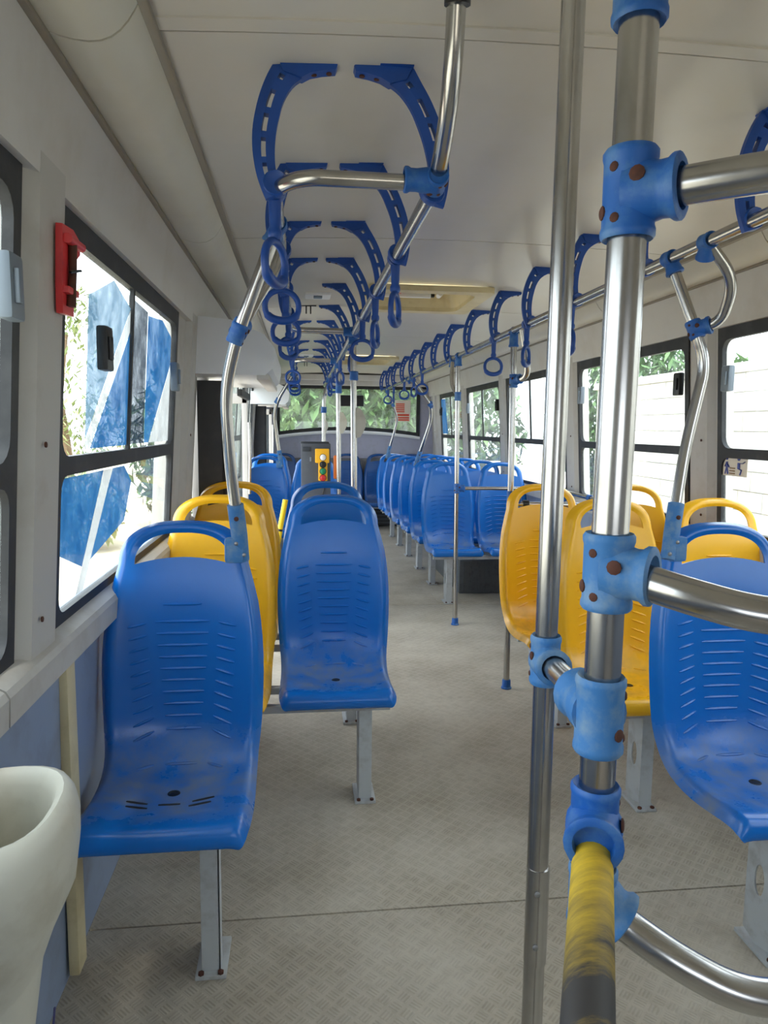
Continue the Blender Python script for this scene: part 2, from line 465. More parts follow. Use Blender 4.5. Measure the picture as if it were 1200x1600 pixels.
# front bulkhead behind the camera, unseen; dark with a small opening to cut frontal light
fwm = MB().box2((XC-1.3, FRONT-.05, 0), (XC+1.3, FRONT, 1.0)).box2((XC-1.3, FRONT-.05, 1.62), (XC+1.3, FRONT, 2.25)).box2((XC-1.3, FRONT-.05, 1.0), (XC-.9, FRONT, 1.75)).box2((XC+.9, FRONT-.05, 1.0), (XC+1.3, FRONT, 1.75))
fw = fwm.build('wall_front', 'dark_plate'); structure(fw)

# ---------------------------------------------------------------- side windows
def window(side, y0, y1, n, gl, stile=.5, latches=(), slid=None):
    P0 = lambda off: (lambda u, v, c: (sx(side, glass_d(v)-off-c), u, v))
    root = bpy.data.objects.new('window_%d' % n, None); COL.objects.link(root); structure(root)
    root.location = (sx(side, glass_d(1.4)), (y0+y1)/2, 1.4)
    inv = Matrix.Translation(-root.location)
    def fin(mb, name, m, par=root, smooth=30):
        if par is root: mb.v = [tuple(Vector(p)-root.location) for p in mb.v]
        return mb.build(name, m, par, smooth)
    zm, m = 1.325, .035
    ZT = Z1-.055; up = rrect(y0+m, y1-m, zm+.022, ZT, .05); lo = rrect(y0+m, y1-m, Z0+.03, zm-.022, .04)
    mb = MB(); mb.ring(rect_like(len(up), y0, y1, zm, Z1+.02), up, .022, P0(-.008)); mb.ring(rect_like(len(lo), y0, y1, Z0-.01, zm), lo, .022, P0(-.008))
    fin(mb, 'window_frame', 'rubber')
    ys = y0+(y1-y0)*stile
    for (a, b, c, d, off) in ((slid or y0+m, ys+.02, zm+.02, ZT, .004), (ys-.02, y1-m, zm+.02, ZT, -.006), (y0+m, y1-m, Z0+.03, zm-.02, 0.0)):
        mb = MB(); P = P0(off); mb.add([P(a, c, 0), P(b, c, 0), P(b, d, 0), P(a, d, 0)], [(0, 1, 2, 3)])
        fin(mb, 'pane', gl, root, 0)
    mb = MB(); P = P0(.002)
    mb.prism([(ys-.010, zm+.02), (ys+.010, zm+.02), (ys+.010, ZT), (ys-.010, ZT)], .012, P); fin(mb, 'stile', 'rubber')
    for (yy, zz, mm) in latches:
        mb = MB(); P = P0(.004); mb.box(P(yy, zz, .018), (.030, .062, .115), .008); mb.box(P(yy-.012, zz, .036), (.012, .014, .06), .003)
        fin(mb, 'latch', mm)
    return root
window(-1, -.10, 1.42, 1, 'glass_dusty', .45, [(1.35, 1.66, 'grey_latch')])
w2 = window(-1, 1.64, 3.10, 2, 'glass_clear', .46, [(1.97, 1.62, 'black_plastic'), (3.02, 1.62, 'grey_latch')], slid=1.86)
window(-1, 5.40, 6.70, 3, 'glass_dusty'); window(-1, 6.95, 7.90, 4, 'glass_dusty')
window(1, .10, 1.48, 5, 'glass_clear')
window(1, 1.72, 3.12, 6, 'glass_clear', .45, [(3.03, 1.66, 'grey_latch')])
window(1, 3.37, 4.80, 7, 'glass_clear', .55, [(3.45, 1.66, 'black_plastic'), (4.72, 1.66, 'grey_latch')])
window(1, 5.02, 6.53, 8, 'glass_dusty', .55); window(1, 6.75, 8.13, 9, 'glass_dusty', .5, [(6.82, 1.66, 'black_plastic'), (8.05, 1.66, 'grey_latch')])
window(1, 8.38, 9.72, 10, 'glass_dusty', .5, [(9.62, 1.66, 'black_plastic')])

# ---------------------------------------------------------------- rear wall and window
rw = MB()
def arc(x, c, e): return c-(c-e)*((x-XC)/1.05)**2
def rear_z(x): return arc(x, 1.425, 1.345)
N = 16; xs = [XC-1.05+2.1*i/N for i in range(N+1)]
low = [(x, rear_z(x)-.03) for x in xs]
rw.prism([(XC-1.3, 0), (XC+1.3, 0), (XC+1.3, 1.2), (XC+1.05, 1.2)]+low[::-1]+[(XC-1.05, 1.2), (XC-1.3, 1.2)], .06, lambda a, b, c: (a, REAR+c, b))
for s in (-1, 1): rw.box2((XC+s*1.05, REAR, 1.2), (XC+s*1.3, REAR+.06, 2.2))
rw.box2((XC-1.3, REAR, 2.0), (XC+1.3, REAR+.06, 2.25))
rwo = rw.build('wall_rear', 'rear_lilac'); structure(rwo)
MB().box2((XC-1.25, REAR-.03, 0), (XC+1.25, REAR, .98), .004).build('lower_board', 'rear_grey', rwo)
MB().box2((XC-1.25, REAR-.10, 2.03), (XC+1.25, REAR, 2.17), .01).build('header_panel', 'cream_paint', rwo)
MB().box2((XC-1.25, REAR-.20, 2.10), (XC+1.25, REAR-.09, 2.18), .01).build('header_panel', 'cream_paint', rwo)
win = bpy.data.objects.new('window_11', None); COL.objects.link(win); structure(win)
top = 1.985
outer, inner = [], []
xi = [XC-1.0+2.0*i/N for i in range(N+1)]
outer = [(x, rear_z(x)-.035) for x in xs] + [(x, top+.06) for x in xs[::-1]]
inner = [(x, rear_z(x)+.012) for x in xi] + [(x, top) for x in xi[::-1]]
MB().ring(outer, inner, .03, lambda a, b, c: (a, REAR-.02+c, b)).build('window_frame', 'rubber', win, 30)
MB().add([(x, REAR+.02, z) for x, z in inner], [tuple(range(len(inner)))]).build('pane', 'glass_rear', win, 0)
MB().tube([(x, REAR-.045, rear_z(x)-.065) for x in xs], .024, 10).build('trim_7', 'white_plastic'); structure(bpy.data.objects['trim_7'], 'pale rounded rail under the rear window')
st = thing('window_sticker', 'red and white notice sticker at right of the rear window', 'sticker', (1.50, REAR+.012, 1.68))
MB().box((0, 0, .0), (.23, .003, .31)).build('backing', 'sticker_white', st)
for i, (a, b, w_, h_) in enumerate(((-.04, .10, .13, .018), (-.04, .072, .13, .018), (-.04, .044, .13, .018), (-.04, .016, .13, .018), (-.04, -.012, .13, .018), (-.005, -.06, .2, .03), (-.005, -.10, .2, .022), (-.005, -.132, .2, .022))):
    MB().box((a, -.003, b), (w_, .003, h_)).build('printed_line', 'sticker_red', st)
tag(MB().box((.71, REAR-.05, 1.815), (.40, .04, .16), .008).build('display_board', 'black_plastic'), 'black flat sign box hung in front of the rear window', 'sign')

# ---------------------------------------------------------------- seats
PROF = [(.016, .402), (.002, .412), (-.002, .430), (.004, .450), (.020, .464), (.06, .466), (.12, .458), (.20, .449), (.28, .450), (.335, .464), (.368, .492), (.388, .535), (.400, .60), (.412, .70), (.426, .80), (.444, .91), (.465, 1.02)]
WID = [.178, .192, .201, .207, .212, .217, .219, .219, .218, .217, .219, .225, .230, .233, .230, .217, .189]
def catmull(tab, s):
    n = len(tab)-1; i = max(0, min(n-1, int(s))); t = s-i
    p0, p1, p2, p3 = tab[max(i-1, 0)], tab[i], tab[i+1], tab[min(i+2, n)]
    def c(a, b, cc, d): return .5*((2*b)+(-a+cc)*t+(2*a-5*b+4*cc-d)*t*t+(-a+3*b-3*cc+d)*t**3)
    if isinstance(p0, tuple): return tuple(c(*q) for q in zip(p0, p1, p2, p3))
    return c(p0, p1, p2, p3)
SMAX = len(PROF)-1
def prof(s):
    p = catmull(PROF, s); q0 = catmull(PROF, max(0, s-.02)); q1 = catmull(PROF, min(SMAX-1e-6, s+.02))
    d = Vector((q1[0]-q0[0], q1[1]-q0[1])).normalized(); return Vector(p), Vector((-d.y, d.x))
def conc(s):
    tab = [0, 0, 0, 0, .004, .009, .014, .018, .021, .025, .031, .036, .036, .030, .020, .010, .003]
    return catmull(tab, min(s, SMAX-1e-6))
def roll(a):
    e = .84
    if a <= e: return 0.0
    k = (a-e)/(1-e); return .034*k**2.2 - .004*math.sin(PI*min(1, k*1.4))*(1 if k < .71 else 0)
def off(u, s): return -conc(s)*max(0, 1-(abs(u)/.84)**2) - roll(abs(u))
def surf(u, s, b=0.0):
    p, n = prof(s); w = catmull(WID, min(s, SMAX-1e-6))
    q = p - n*conc(s)*max(0, 1-(abs(u)/.84)**2)
    t = max(0.0, min(1.0, (s-6)/4)); t = t*t*(3-2*t)                 # the rim turns down along the pan, back along the backrest
    d = (Vector((0, -1))*(1-t) - n*t).normalized(); r = roll(abs(u))
    if s < 6: r *= max(0.0, min(1.0, (p.y-.402)/.058))
    q = q + d*r
    return Vector((u*w, q.x+b*.2, q.y+b))
SEAT = None
def seat_meshes():
    UC = [0, .12, .24, .36, .48, .60, .72, .79, .85, .90, .945, .98, 1.0]
    us = [-u for u in UC[:0:-1]] + UC
    ss = []
    for i in range(SMAX):
        k = 3 if i < 5 else 2
        ss += [i+j/k for j in range(k)]
    ss.append(SMAX-1e-6)
    vs, fs = [], []
    nu = len(us)
    for si, s in enumerate(ss):
        for u in us:
            b = 0
            if si == len(ss)-1 and abs(u) < .72: b = .020*(1-(u/.72)**2)
            elif si == len(ss)-2 and abs(u) < .72: b = .012*(1-(u/.72)**2)
            vs.append(surf(u, s, b))
    for i in range(len(ss)-1):
        for j in range(nu-1): fs.append((i*nu+j, i*nu+j+1, (i+1)*nu+j+1, (i+1)*nu+j))
    top = (len(ss)-1)*nu
    cols = [j for j in range(nu) if us[j] >= .72-1e-6]               # right hand columns, inner to outer
    K = 26; Wt = catmull(WID, SMAX-1e-6); p, n = prof(SMAX-1e-6); d = Vector((-n.y*-1, 0))
    tdir = Vector((n.y, -n.x))
    rows = [[top+j for j in cols]]
    for k in range(1, K):
        th = PI*k/K; row = []
        for j in cols:
            t = (us[j]-.72)/.28
            rx = Wt*(.72+.28*t); rz = .092+(.130-.092)*t
            ex = .80
            cx = math.copysign(abs(math.cos(th))**ex, math.cos(th)); sz = abs(math.sin(th))**.86
            o = off(.84+.16*max(0, (t-.35)/.65), SMAX-1e-6)
            o -= .010*math.sin(th)*max(0, 1-t/.3)**2
            hgt = rz*sz
            q = p+tdir*hgt+n*o
            row.append(len(vs)); vs.append(Vector((rx*cx, q.x, q.y)))
        rows.append(row)
    rows.append([top+(nu-1-j) for j in cols])
    for a, b in zip(rows[:-1], rows[1:]):
        for k in range(len(cols)-1): fs.append((a[k], a[k+1], b[k+1], b[k]))
    # give the sheet thickness
    me = bpy.data.meshes.new('t'); me.from_pydata([tuple(v) for v in vs], [], fs); bm = bmesh.new(); bm.from_mesh(me)
    bmesh.ops.recalc_face_normals(bm, faces=bm.faces[:]); bm.normal_update()
    front = sum(f.normal.y for f in bm.faces)
    if front > 0: bmesh.ops.reverse_faces(bm, faces=bm.faces[:])
    bm.normal_update()
    bmesh.ops.solidify(bm, geom=bm.faces[:], thickness=.007)
    shell = bpy.data.meshes.new('seat_shell'); bm.to_mesh(shell); bm.free()
    shell.polygons.foreach_set('use_smooth', [True]*len(shell.polygons)); shell.set_sharp_from_angle(angle=math.radians(55))
    # embossed ribs
    def s_of_z(z):
        lo, hi = 8.0, SMAX-.01
        for _ in range(30):
            mid = (lo+hi)/2
            if prof(mid)[0].y < z: lo = mid
            else: hi = mid
        return lo
    rb = MB()
    def rib(path):
        rb.tube([surf(x/catmull(WID, s), s)+Vector((0, -.001, 0)) for x, s in path], [.002]+[.0046]*(len(path)-2)+[.002], 6)
    for i in range(10):
        z = .545+.0345*i; s = s_of_z(z); hw = .050+.0030*i
        rib([(hw*(k/4-.5)*2, s) for k in range(5)])
        if i < 10:
            for sg in (-1, 1):
                x0, x1 = .083+.0022*i, .138+.0018*i
                drop = .022-.0012*i
                rib([(sg*(x0+(x1-x0)*k/4), s_of_z(z-.004-drop*k/4)) for k in range(5)])
    s = s_of_z(.905); rib([(.055*(k/4-.5)*2, s) for k in range(5)])
    for s in (8.6, 7.9):
        pass
    s = 9.45; rib([(.045*(k/4-.5)*2, s) for k in range(5)])
    for sg in (-1, 1): rib([(sg*(.075+.045*k/4), 9.4-.35*k/4) for k in range(5)])
    ribs = rb.mesh('embossed_ribs', None)
    ho = MB(); q = surf(0, 7.55); ho.lathe((q.x, q.y, q.z+.0005), [(.017, 0), (.0165, .0012), (.012, .0016), (.010, -.004)], 16); hole = ho.mesh('drain_hole', 'black_plastic')
    return shell, ribs, hole
SHELL, RIBS, HOLE = seat_meshes()
SLOT = {}
def colored(me, m):
    k = (me.name, m)
    if k not in SLOT:
        c = me.copy(); c.materials.clear(); c.materials.append(MATS[m]); SLOT[k] = c
    return SLOT[k]
def seat(x, ylip, m, label, group, name='bus_seat', dz=0.0):
    r = thing(name, label, 'seat', (x, ylip, dz), group)
    link('seat_shell', colored(SHELL, m), r); o = link('embossed_ribs', colored(RIBS, m), r); o['kind'] = 'stuff'
    link('drain_hole', HOLE, r)
    return r
RY = [5.47+.72*k for k in range(6)]
ordn = ['first', 'second', 'third', 'fourth', 'fifth', 'sixth']
s1 = seat(-.345, 1.625, 'seat_blue', 'near left blue plastic seat with dark slots, beside the cream bin', 'blue seats near the front')
for (x, s) in ((-.085, 6.9), (-.08, 6.55), (.0, 6.75), (.085, 6.95), (.08, 6.6)):
    ww = catmull(WID, s); MB().tube([surf((x+.028*(k/2-1))/ww, s-.12*abs(x)/.08*(k/2-1)*(1 if x > 0 else -1)*-.6)+Vector((0, 0, .001)) for k in range(5)], [.003]+[.0045]*3+[.003], 6, sy=.5).build('dark_slot', 'black_plastic', s1)
seat(-.335, 2.45, 'seat_yellow', 'yellow plastic seat by the left window, right behind the near left blue seat', 'yellow priority seats')
seat(.135, 2.46, 'seat_blue', 'blue seat on the left aisle with a dusty pan, nearest in that column', 'blue seats near the front')
seat(-.335, 3.19, 'seat_yellow', 'yellow left window seat between the other yellow one and the doorway', 'yellow priority seats')
seat(.135, 3.19, 'seat_blue', 'blue left aisle seat directly in front of the grey cabinet', 'blue seats near the front')
seat(1.285, 1.53, 'seat_blue', 'near right blue plastic seat behind the curved steel bars', 'blue seats near the front')
seat(1.276, 2.30, 'seat_yellow', 'yellow right aisle seat behind the thick near pole', 'yellow priority seats')
seat(1.748, 2.30, 'seat_yellow', 'yellow right window seat showing above the near right blue seat', 'yellow priority seats')
seat(1.25, 3.06, 'seat_yellow', 'yellow right aisle seat at the far end, crossed by a steel bar', 'yellow priority seats')
seat(1.73, 3.06, 'seat_yellow', 'yellow right window seat partly hidden between the other yellow seats', 'yellow priority seats')
for k in range(6):
    seat(1.25, RY[k], 'seat_blue', 'blue right rear aisle seat, %s row behind the slim pole' % ordn[k], 'blue seats in the right rear block', dz=-.012*k)
    seat(1.724, RY[k], 'seat_blue', 'blue right rear window seat, %s row behind the slim pole' % ordn[k], 'blue seats in the right rear block', dz=-.012*k)
seat(-.35, 6.52, 'seat_blue', 'bright blue left rear window seat with a steel pole on its back', 'blue seats behind the cabinet')
seat(.135, 6.52, 'seat_blue', 'blue left rear aisle seat half hidden by the grey cabinet', 'blue seats behind the cabinet')
seat(-.33, 7.24, 'seat_blue', 'blue left rear window seat showing only its arch behind the bright one', 'blue seats behind the cabinet')
for k, x in enumerate((-.265, .675, 1.145, 1.615)):
    seat(x, 9.85, 'seat_dirty', ['dirty blue back row seat at the left end', 'dirty blue back row seat seen between the two centre poles', 'dirty blue back row seat right of the centre poles', 'dirty blue back row seat at the right end'][k], 'dirty seats of the back row', dz=-.09)
seat(.205, 9.85, 'seat_dirty', 'dirty blue back row seat hidden mostly by the cabinet', 'dirty seats of the back row', dz=-.09)

# seat frames with pedestal legs
def leg_mesh():
    mb = MB(); t = .004
    # front flange, side web with an oval hole, foot plate
    mb.box2((-.024, -.012, .012), (.024, -.012+t, .385))
    hole = []; outer = []
    for k in range(20):
        a = 2*PI*k/20; hole.append((.045+.020*math.cos(a), .20+.045*math.sin(a)))
        c, s_ = math.cos(a), math.sin(a); m = max(abs(c)/.055, abs(s_)/.186); outer.append((.045+c/m, .198+s_/m))
    mb.ring(outer, hole, t, lambda a, b, c: (-.024+c, a, b))
    mb.box2((.020, -.012, .012), (.024, .03, .385)); mb.box2((-.04, -.03, 0), (.04, .115, .012), .003)
    mb.box2((-.024, -.012, .38), (.024, .26, .398))
    return mb.mesh('leg', 'grey_frame', 30)
LEG = leg_mesh()
bolt_me = MB().lathe((0, 0, 0), [(.008, 0), (.008, .006), (.004, .008)], 6).mesh('bolt', 'rust')
def seat_frame(y, x0, x1, legs, label, group='seat frames', dz=0.0):
    r = thing('seat_pedestal', label, 'seat frame', (0, y, 0), group); r.scale.z = (.40+dz)/.40
    for dy in (.08, .27): MB().box2((x0, dy-.015, .372), (x1, dy+.015, .400), .003).build('beam', 'grey_frame', r)
    for x in legs:
        l = link('leg', LEG, r, (x, .10, 0))
        for q in ((.025, -.022), (-.025, -.022)): link('bolt', bolt_me, l, (q[0], q[1], .012))
    return r
seat_frame(1.64, -.57, -.17, [-.235], 'dark seat frame and pale leg under the near left blue seat')
seat_frame(2.46, -.57, .33, [.24], 'grey seat frame with leg under the dusty left aisle seat')
seat_frame(3.19, -.57, .33, [.24], 'grey seat frame under the left seats in front of the cabinet')
seat_frame(1.53, 1.15, 1.97, [1.27], 'grey seat frame and perforated leg under the near right blue seat')
seat_frame(2.30, 1.13, 1.97, [1.285], 'grey seat frame and perforated leg under the nearer yellow right seats')
seat_frame(3.06, 1.07, 1.97, [1.25], 'grey seat frame and leg under the farther yellow right seats')
for k in range(6):
    seat_frame(RY[k], 1.06, 1.97, [1.20], 'grey seat frame and leg under the %s right rear row' % ordn[k], dz=-.012*k)
seat_frame(6.52, -.57, .33, [.24], 'grey seat frame under the blue seats behind the cabinet')
seat_frame(7.24, -.57, .0, [-.2], 'grey seat frame under the last left window seat')
seat_frame(9.85, -.5, 1.95, [-.1, .85, 1.4], 'long dark frame under the back row seats', dz=-.09)
wb = thing('wheel_box', 'dark tread plate wheel arch box under the right rear window seats', 'wheel box', (1.66, 6.5, 0))
MB().box((0, 0, .15), (.60, 1.2, .30), .01).build('box', 'dark_plate', wb)
for k in range(9): MB().box((-.26+.065*k, -.603, .15), (.012, .006, .26), .002).build('rib', 'dark_plate', wb)
eb = thing('engine_grille', 'dark slatted engine cover under the back row', 'grille', (XC, 10.30, 0))
MB().box((0, .0, .13), (2.4, .22, .25), .01).build('cover', 'door_dark', eb)
for k in range(4): MB().box((0, -.115, .05+.055*k), (2.3, .01, .02), .003).build('slat', 'dark_plate', eb)

# ---------------------------------------------------------------- clamps, poles, rails
def disc(p, axis, r=.008, t=.004):
    a = Vector(axis).normalized(); return MB().lathe(p, [(r, 0), (r, t*.6), (r*.6, t)], 10, a)
def clamp(parent, P, a1, l1, a2, l2, r, bolts=True, r2=None, m='blue_clamp', face=None):
    """a split tee clamp: a collar along a1 and a flared sleeve along a2, with rusty bolts"""
    P = Vector(P); a1 = Vector(a1).normalized(); a2 = Vector(a2).normalized() if a2 is not None else None
    R = r*1.34; R2 = (r2 or r)
    mb = MB(); mb.lathe(P-a1*l1/2, [(r*1.02, .004), (R*.96, 0), (R*1.05, .004), (R*1.05, .010), (R, .015), (R, l1-.015), (R*1.05, l1-.010), (R*1.05, l1-.004), (R*.96, l1), (r*1.02, l1-.004)], 20, a1)
    if a2 is not None:
        h = min(l1*.46, R2*1.62)
        mb.lathe(P, [(h*.98, 0), (h*.97, l2*.35), (R2*1.40, l2*.62), (R2*1.42, l2-.014), (R2*1.62, l2-.008), (R2*1.62, l2-.002), (R2*1.48, l2), (R2*1.14, l2), (R2*1.10, l2-.016)], 20, a2)
    o = mb.build('clamp', m, parent)
    if bolts and a2 is not None:
        s = a1.cross(a2).normalized()
        if s.y > 0 or (abs(s.y) < .2 and s.x > 0): s = -s
        for (i, j, q_) in ((-.20, -.80, 1.0), (.26, -.30, .7), (-.30, -.20, .7), (.12, .62, 1.1)):
            q = P+a1*(l1*i)+a2*(R*j)
            k = max(R*math.sqrt(max(0, 1-j*j)), math.sqrt(max(0, h*h-(l1*i)**2)) if j > 0 else 0)
            n_ = (s*k+a2*(R*j if j < 0 else 0)).normalized()
            disc(q+s*(k-.002), n_, r*.36*q_).build('bolt', 'rust', o)
    return o
def foot(parent, P, r):
    MB().lathe(P, [(r*1.75, 0), (r*1.75, .006), (r*1.45, .010), (r*1.4, .045), (r*1.25, .05)], 18).build('foot_cup', 'blue_clamp', parent)
T = .0185   # tube radius
def stop_box(parent, P):
    mb = MB(); mb.prism([(.0, -.085), (.018, -.08), (.036, -.05), (.048, -.02), (.050, 0), (.048, .02), (.036, .05), (.018, .08), (0, .085), (-.008, .07), (-.008, -.07)], .03, lambda a, b, c: (P[0]+a, P[1]-.005+c, P[2]+b))
    MB_o = mb.build('stop_button', 'bin_plastic', parent)

# near barrier: two poles and three bars towards the right
RZ = 1.94
p1 = thing('grab_pole', 'thin steel floor-to-ceiling pole, left one of the near pair', 'pole', (.412, 1.12, 0))
def loc(root, mb): mb.v = [tuple(Vector(v)-root.location) for v in mb.v]; return mb
def polemesh(root, pts, r, name='tube', m='steel', n=20): return loc(root, MB().tube(pts, r, n)).build(name, m, root)
polemesh(p1, [(.412, 1.12, .0), (.410, 1.12, 1.0), (.4145, 1.12, 2.185)], .0185)
loc(p1, MB().cyl((.412, 1.12, .48), (.412, 1.12, .66), .0200, 20)).build('splice_sleeve', 'steel', p1)
for z in (.52, .62): loc(p1, disc((.405, 1.101, z), (0, -1, 0), .005)).build('bolt', 'screw', p1)
b2 = thing('barrier_rail', 'thick near steel pole with curved bars leading off to the right', 'barrier', (.394, .86, 0))
P2 = Vector((.394, .86, 0)); R2 = .0235
polemesh(b2, [P2+Vector((-.003, 0, .0)), P2+Vector((0, 0, 1.2)), P2+Vector((.008, 0, 2.19))], R2)
def clampl(root, P, *a, **k):
    return clamp(root, Vector(P)-root.location, *a, **k)
Z = Vector((0, 0, 1))
def bar(root, pts, r, name='bar', m='steel'):
    return loc(root, MB().tube(fillet(pts, .10, 10), r, 18)).build(name, m, root)
upper = [(.42, .845, 1.706), (.47, .80, 1.706), (.54, .745, 1.706), (.72, .70, 1.700), (1.0, .70, 1.700)]
mid = [(.41, .845, 1.238), (.455, .785, 1.226), (.53, .745, 1.208), (.70, .73, 1.20), (1.0, .73, 1.20)]
lowb = [(.394, .86, .79), (.430, .84, .760), (.485, .80, .732), (.56, .77, .70), (.70, .76, .69), (1.0, .76, .69)]
for pts, zc in ((upper, 1.706), (mid, 1.24), (lowb, .80)):
    bar(b2, pts, .0225)
dr = Vector((.72, -.68, .0))
clampl(b2, P2+Vector((.004, 0, 1.705)), Z, .105, dr, .062, R2)
clampl(b2, P2+Vector((0, 0, 1.240)), Z, .100, dr, .058, R2, m='clamp_faded')
clampl(b2, P2+Vector((.006, 0, 1.925)), Z, .05, None, 0, R2)
c2 = P2+Vector((-.002, 0, 1.048)); c1 = Vector((.410, 1.12, 1.035))
clampl(b2, c2, Z, .105, (c1-c2), .085, R2, m='clamp_faded')
clampl(p1, c1, Z, .085, (c2-c1), .055, .0185, m='clamp_faded')
bar(b2, [c2+(c1-c2)*.25, c1], .0185, 'link_bar')
# lower clamp, then the taped bar running towards the viewer
c3 = P2+Vector((-.002, 0, .865)); end = Vector((.268, .58, .852))
clampl(b2, c3+Vector((0, 0, .03)), Z, .11, (end-c3), .055, R2)
clampl(b2, P2+Vector((0, 0, .79)), Z, .085, Vector((.6, -.35, -.42)), .050, R2, m='clamp_faded')
tp = MB().tube([c3+(end-c3)*.11, c3+(end-c3)*.7, end, end+Vector((-.08, -.30, -.03))], .0262, 20).build('taped_bar', 'worn_tape')
tp.parent = b2; tp.matrix_parent_inverse = Matrix.Translation(-P2); tag(tp, 'bar wrapped in worn yellow and black tape')

# ceiling rails
RR = .0165
xr, xm, xl = 1.10, .290, -.056
rr = thing('ceiling_rail', 'long steel ceiling rail on the right, over the right aisle seats', 'rail', (xr, 5, RZ-.005))
polemesh(rr, [(xr, .2, RZ-.005), (xr, 5, RZ-.008), (xr, 9.75, RZ-.02)], RR)
rm = thing('ceiling_rail', 'centre steel ceiling rail whose near end bends up to the ceiling', 'rail', (xm, 1.6, RZ))
polemesh(rm, fillet([(xm-.005, 8.6, RZ-.02), (xm, 1.56, RZ), (xm-.012, 1.36, RZ+.10), (xm-.018, 1.30, RZ+.26)], [.10, .16], 12), RR+.001)
loc(rm, MB().cyl((xm-.0165, 1.307, 2.155), (xm-.018, 1.295, 2.20), .0235, 16)).build('ceiling_socket', 'black_plastic', rm)
clampl(rm, (xm-.002, 1.555, RZ+.004), (.03, 1, -.12), .065, (-1, 0, 0), .07, RR)
rl = thing('ceiling_rail', 'left steel ceiling rail, near one, ending in bent cross bars', 'rail', (xl, 2.7, RZ))
polemesh(rl, fillet([(xm-.03, 1.56, RZ), (xl+.06, 1.56, RZ), (xl, 1.63, RZ-.004), (xl, 3.84, RZ), (xl+.05, 3.92, RZ), (xm, 3.92, RZ)], [.07, .05, .05, .06], 8), RR)
rl2 = thing('ceiling_rail', 'left steel ceiling rail, far one beyond the first cross bar', 'rail', (xl, 7, RZ))
polemesh(rl2, fillet([(xm, 5.62, RZ), (xl+.06, 5.62, RZ), (xl, 5.70, RZ), (xl, 8.4, RZ-.01)], [.05, .06], 8), RR)
for y in (3.92, 5.62): clampl(rm, (xm, y, RZ), (0, 1, 0), .06, (-1, 0, 0), .06, RR, bolts=False)
# ceiling mounts of the rails are the slotted brackets
def bracket_mesh():
    o = [(0, 0), (-.020, -.034), (-.036, -.072), (-.047, -.112), (-.053, -.15), (-.053, -.19), (-.047, -.23), (-.037, -.262), (-.026, -.288)]
    i = [(.052, -.040), (.032, -.056), (.014, -.085), (.004, -.118), (-.003, -.152), (-.006, -.19), (-.004, -.225), (.004, -.255), (.014, -.275)]
    o = [(x, z) for x, z in o]; fine_o, fine_i = [], []
    n = 24
    for k in range(n+1):
        s = 8*k/n; fine_o.append(Vector(catmull(o, min(s, 7.9999)))); fine_i.append(Vector(catmull(i, min(s, 7.9999))))
    hole = set([2]+list(range(5, 8))+list(range(9, 12))+list(range(13, 16))+list(range(17, 19)))
    mb = MB(); th = .022; ws = (0, .38, .60, 1)
    def P(k, w, y): p = fine_o[k].lerp(fine_i[k], w); return (p.x, y, p.y)
    for c in range(3):
        for k in range(n):
            if c == 1 and k in hole: continue
            q = [(k, ws[c]), (k, ws[c+1]), (k+1, ws[c+1]), (k+1, ws[c])]
            # bevelled section: thinner towards the edges
            ya = [th/2*(.62 if w in (0, 1) else 1.0) for _, w in q]
            vs = [P(a, b, -y) for (a, b), y in zip(q, ya)] + [P(a, b, y) for (a, b), y in zip(q, ya)]
            fs = [(0, 1, 2, 3), (7, 6, 5, 4), (0, 4, 5, 1), (1, 5, 6, 2), (2, 6, 7, 3), (3, 7, 4, 0)]
            mb.add(vs, fs)
    arm = [(0, 0), (.118, -.001), (.128, -.010), (.124, -.020), (.095, -.024), (.070, -.030), (.052, -.040), (.014, -.03)]
    mb.prism(arm, .030, lambda a, b, c: (a, -.015+c, b))
    mb.prism([(0, 0), (.125, 0), (.12, -.006), (0, -.006)], .048, lambda a, b, c: (a, -.024+c, b))
    mb.lathe((-.005, -.016, -.255), [(.018, .004), (.025, 0), (.027, .004), (.027, .028), (.025, .032), (.018, .028)], 16, (0, 1, 0))
    bm = MB(); bm.v = mb.v; bm.f = mb.f
    return bm.mesh('bracket_arm', 'blue_strap', 35)
BR_L = bracket_mesh()
def mirrored(me):
    c = me.copy(); bm = bmesh.new(); bm.from_mesh(c)
    for v in bm.verts: v.co.x = -v.co.x + .042*max(0, -v.co.z-.03)/.225
    bmesh.ops.reverse_faces(bm, faces=bm.faces[:]); bm.to_mesh(c); bm.free(); return c
BR_R = mirrored(BR_L)
scr = MB().lathe((0, 0, 0), [(.006, 0), (.006, .003), (.003, .004)], 8, (0, 0, -1)).mesh('screw', 'rust')
def bracket(x, y, left, label, group, dz=0):
    r = thing('strap_bracket', label, 'bracket', (x, y, 2.197+dz), group)
    link('arm', BR_L if left else BR_R, r)
    sg = 1 if left else -1
    for a in (.045, .078, .110): link('screw', scr, r, (sg*a, 0, -.030+.13*(a-.05)))
    return r
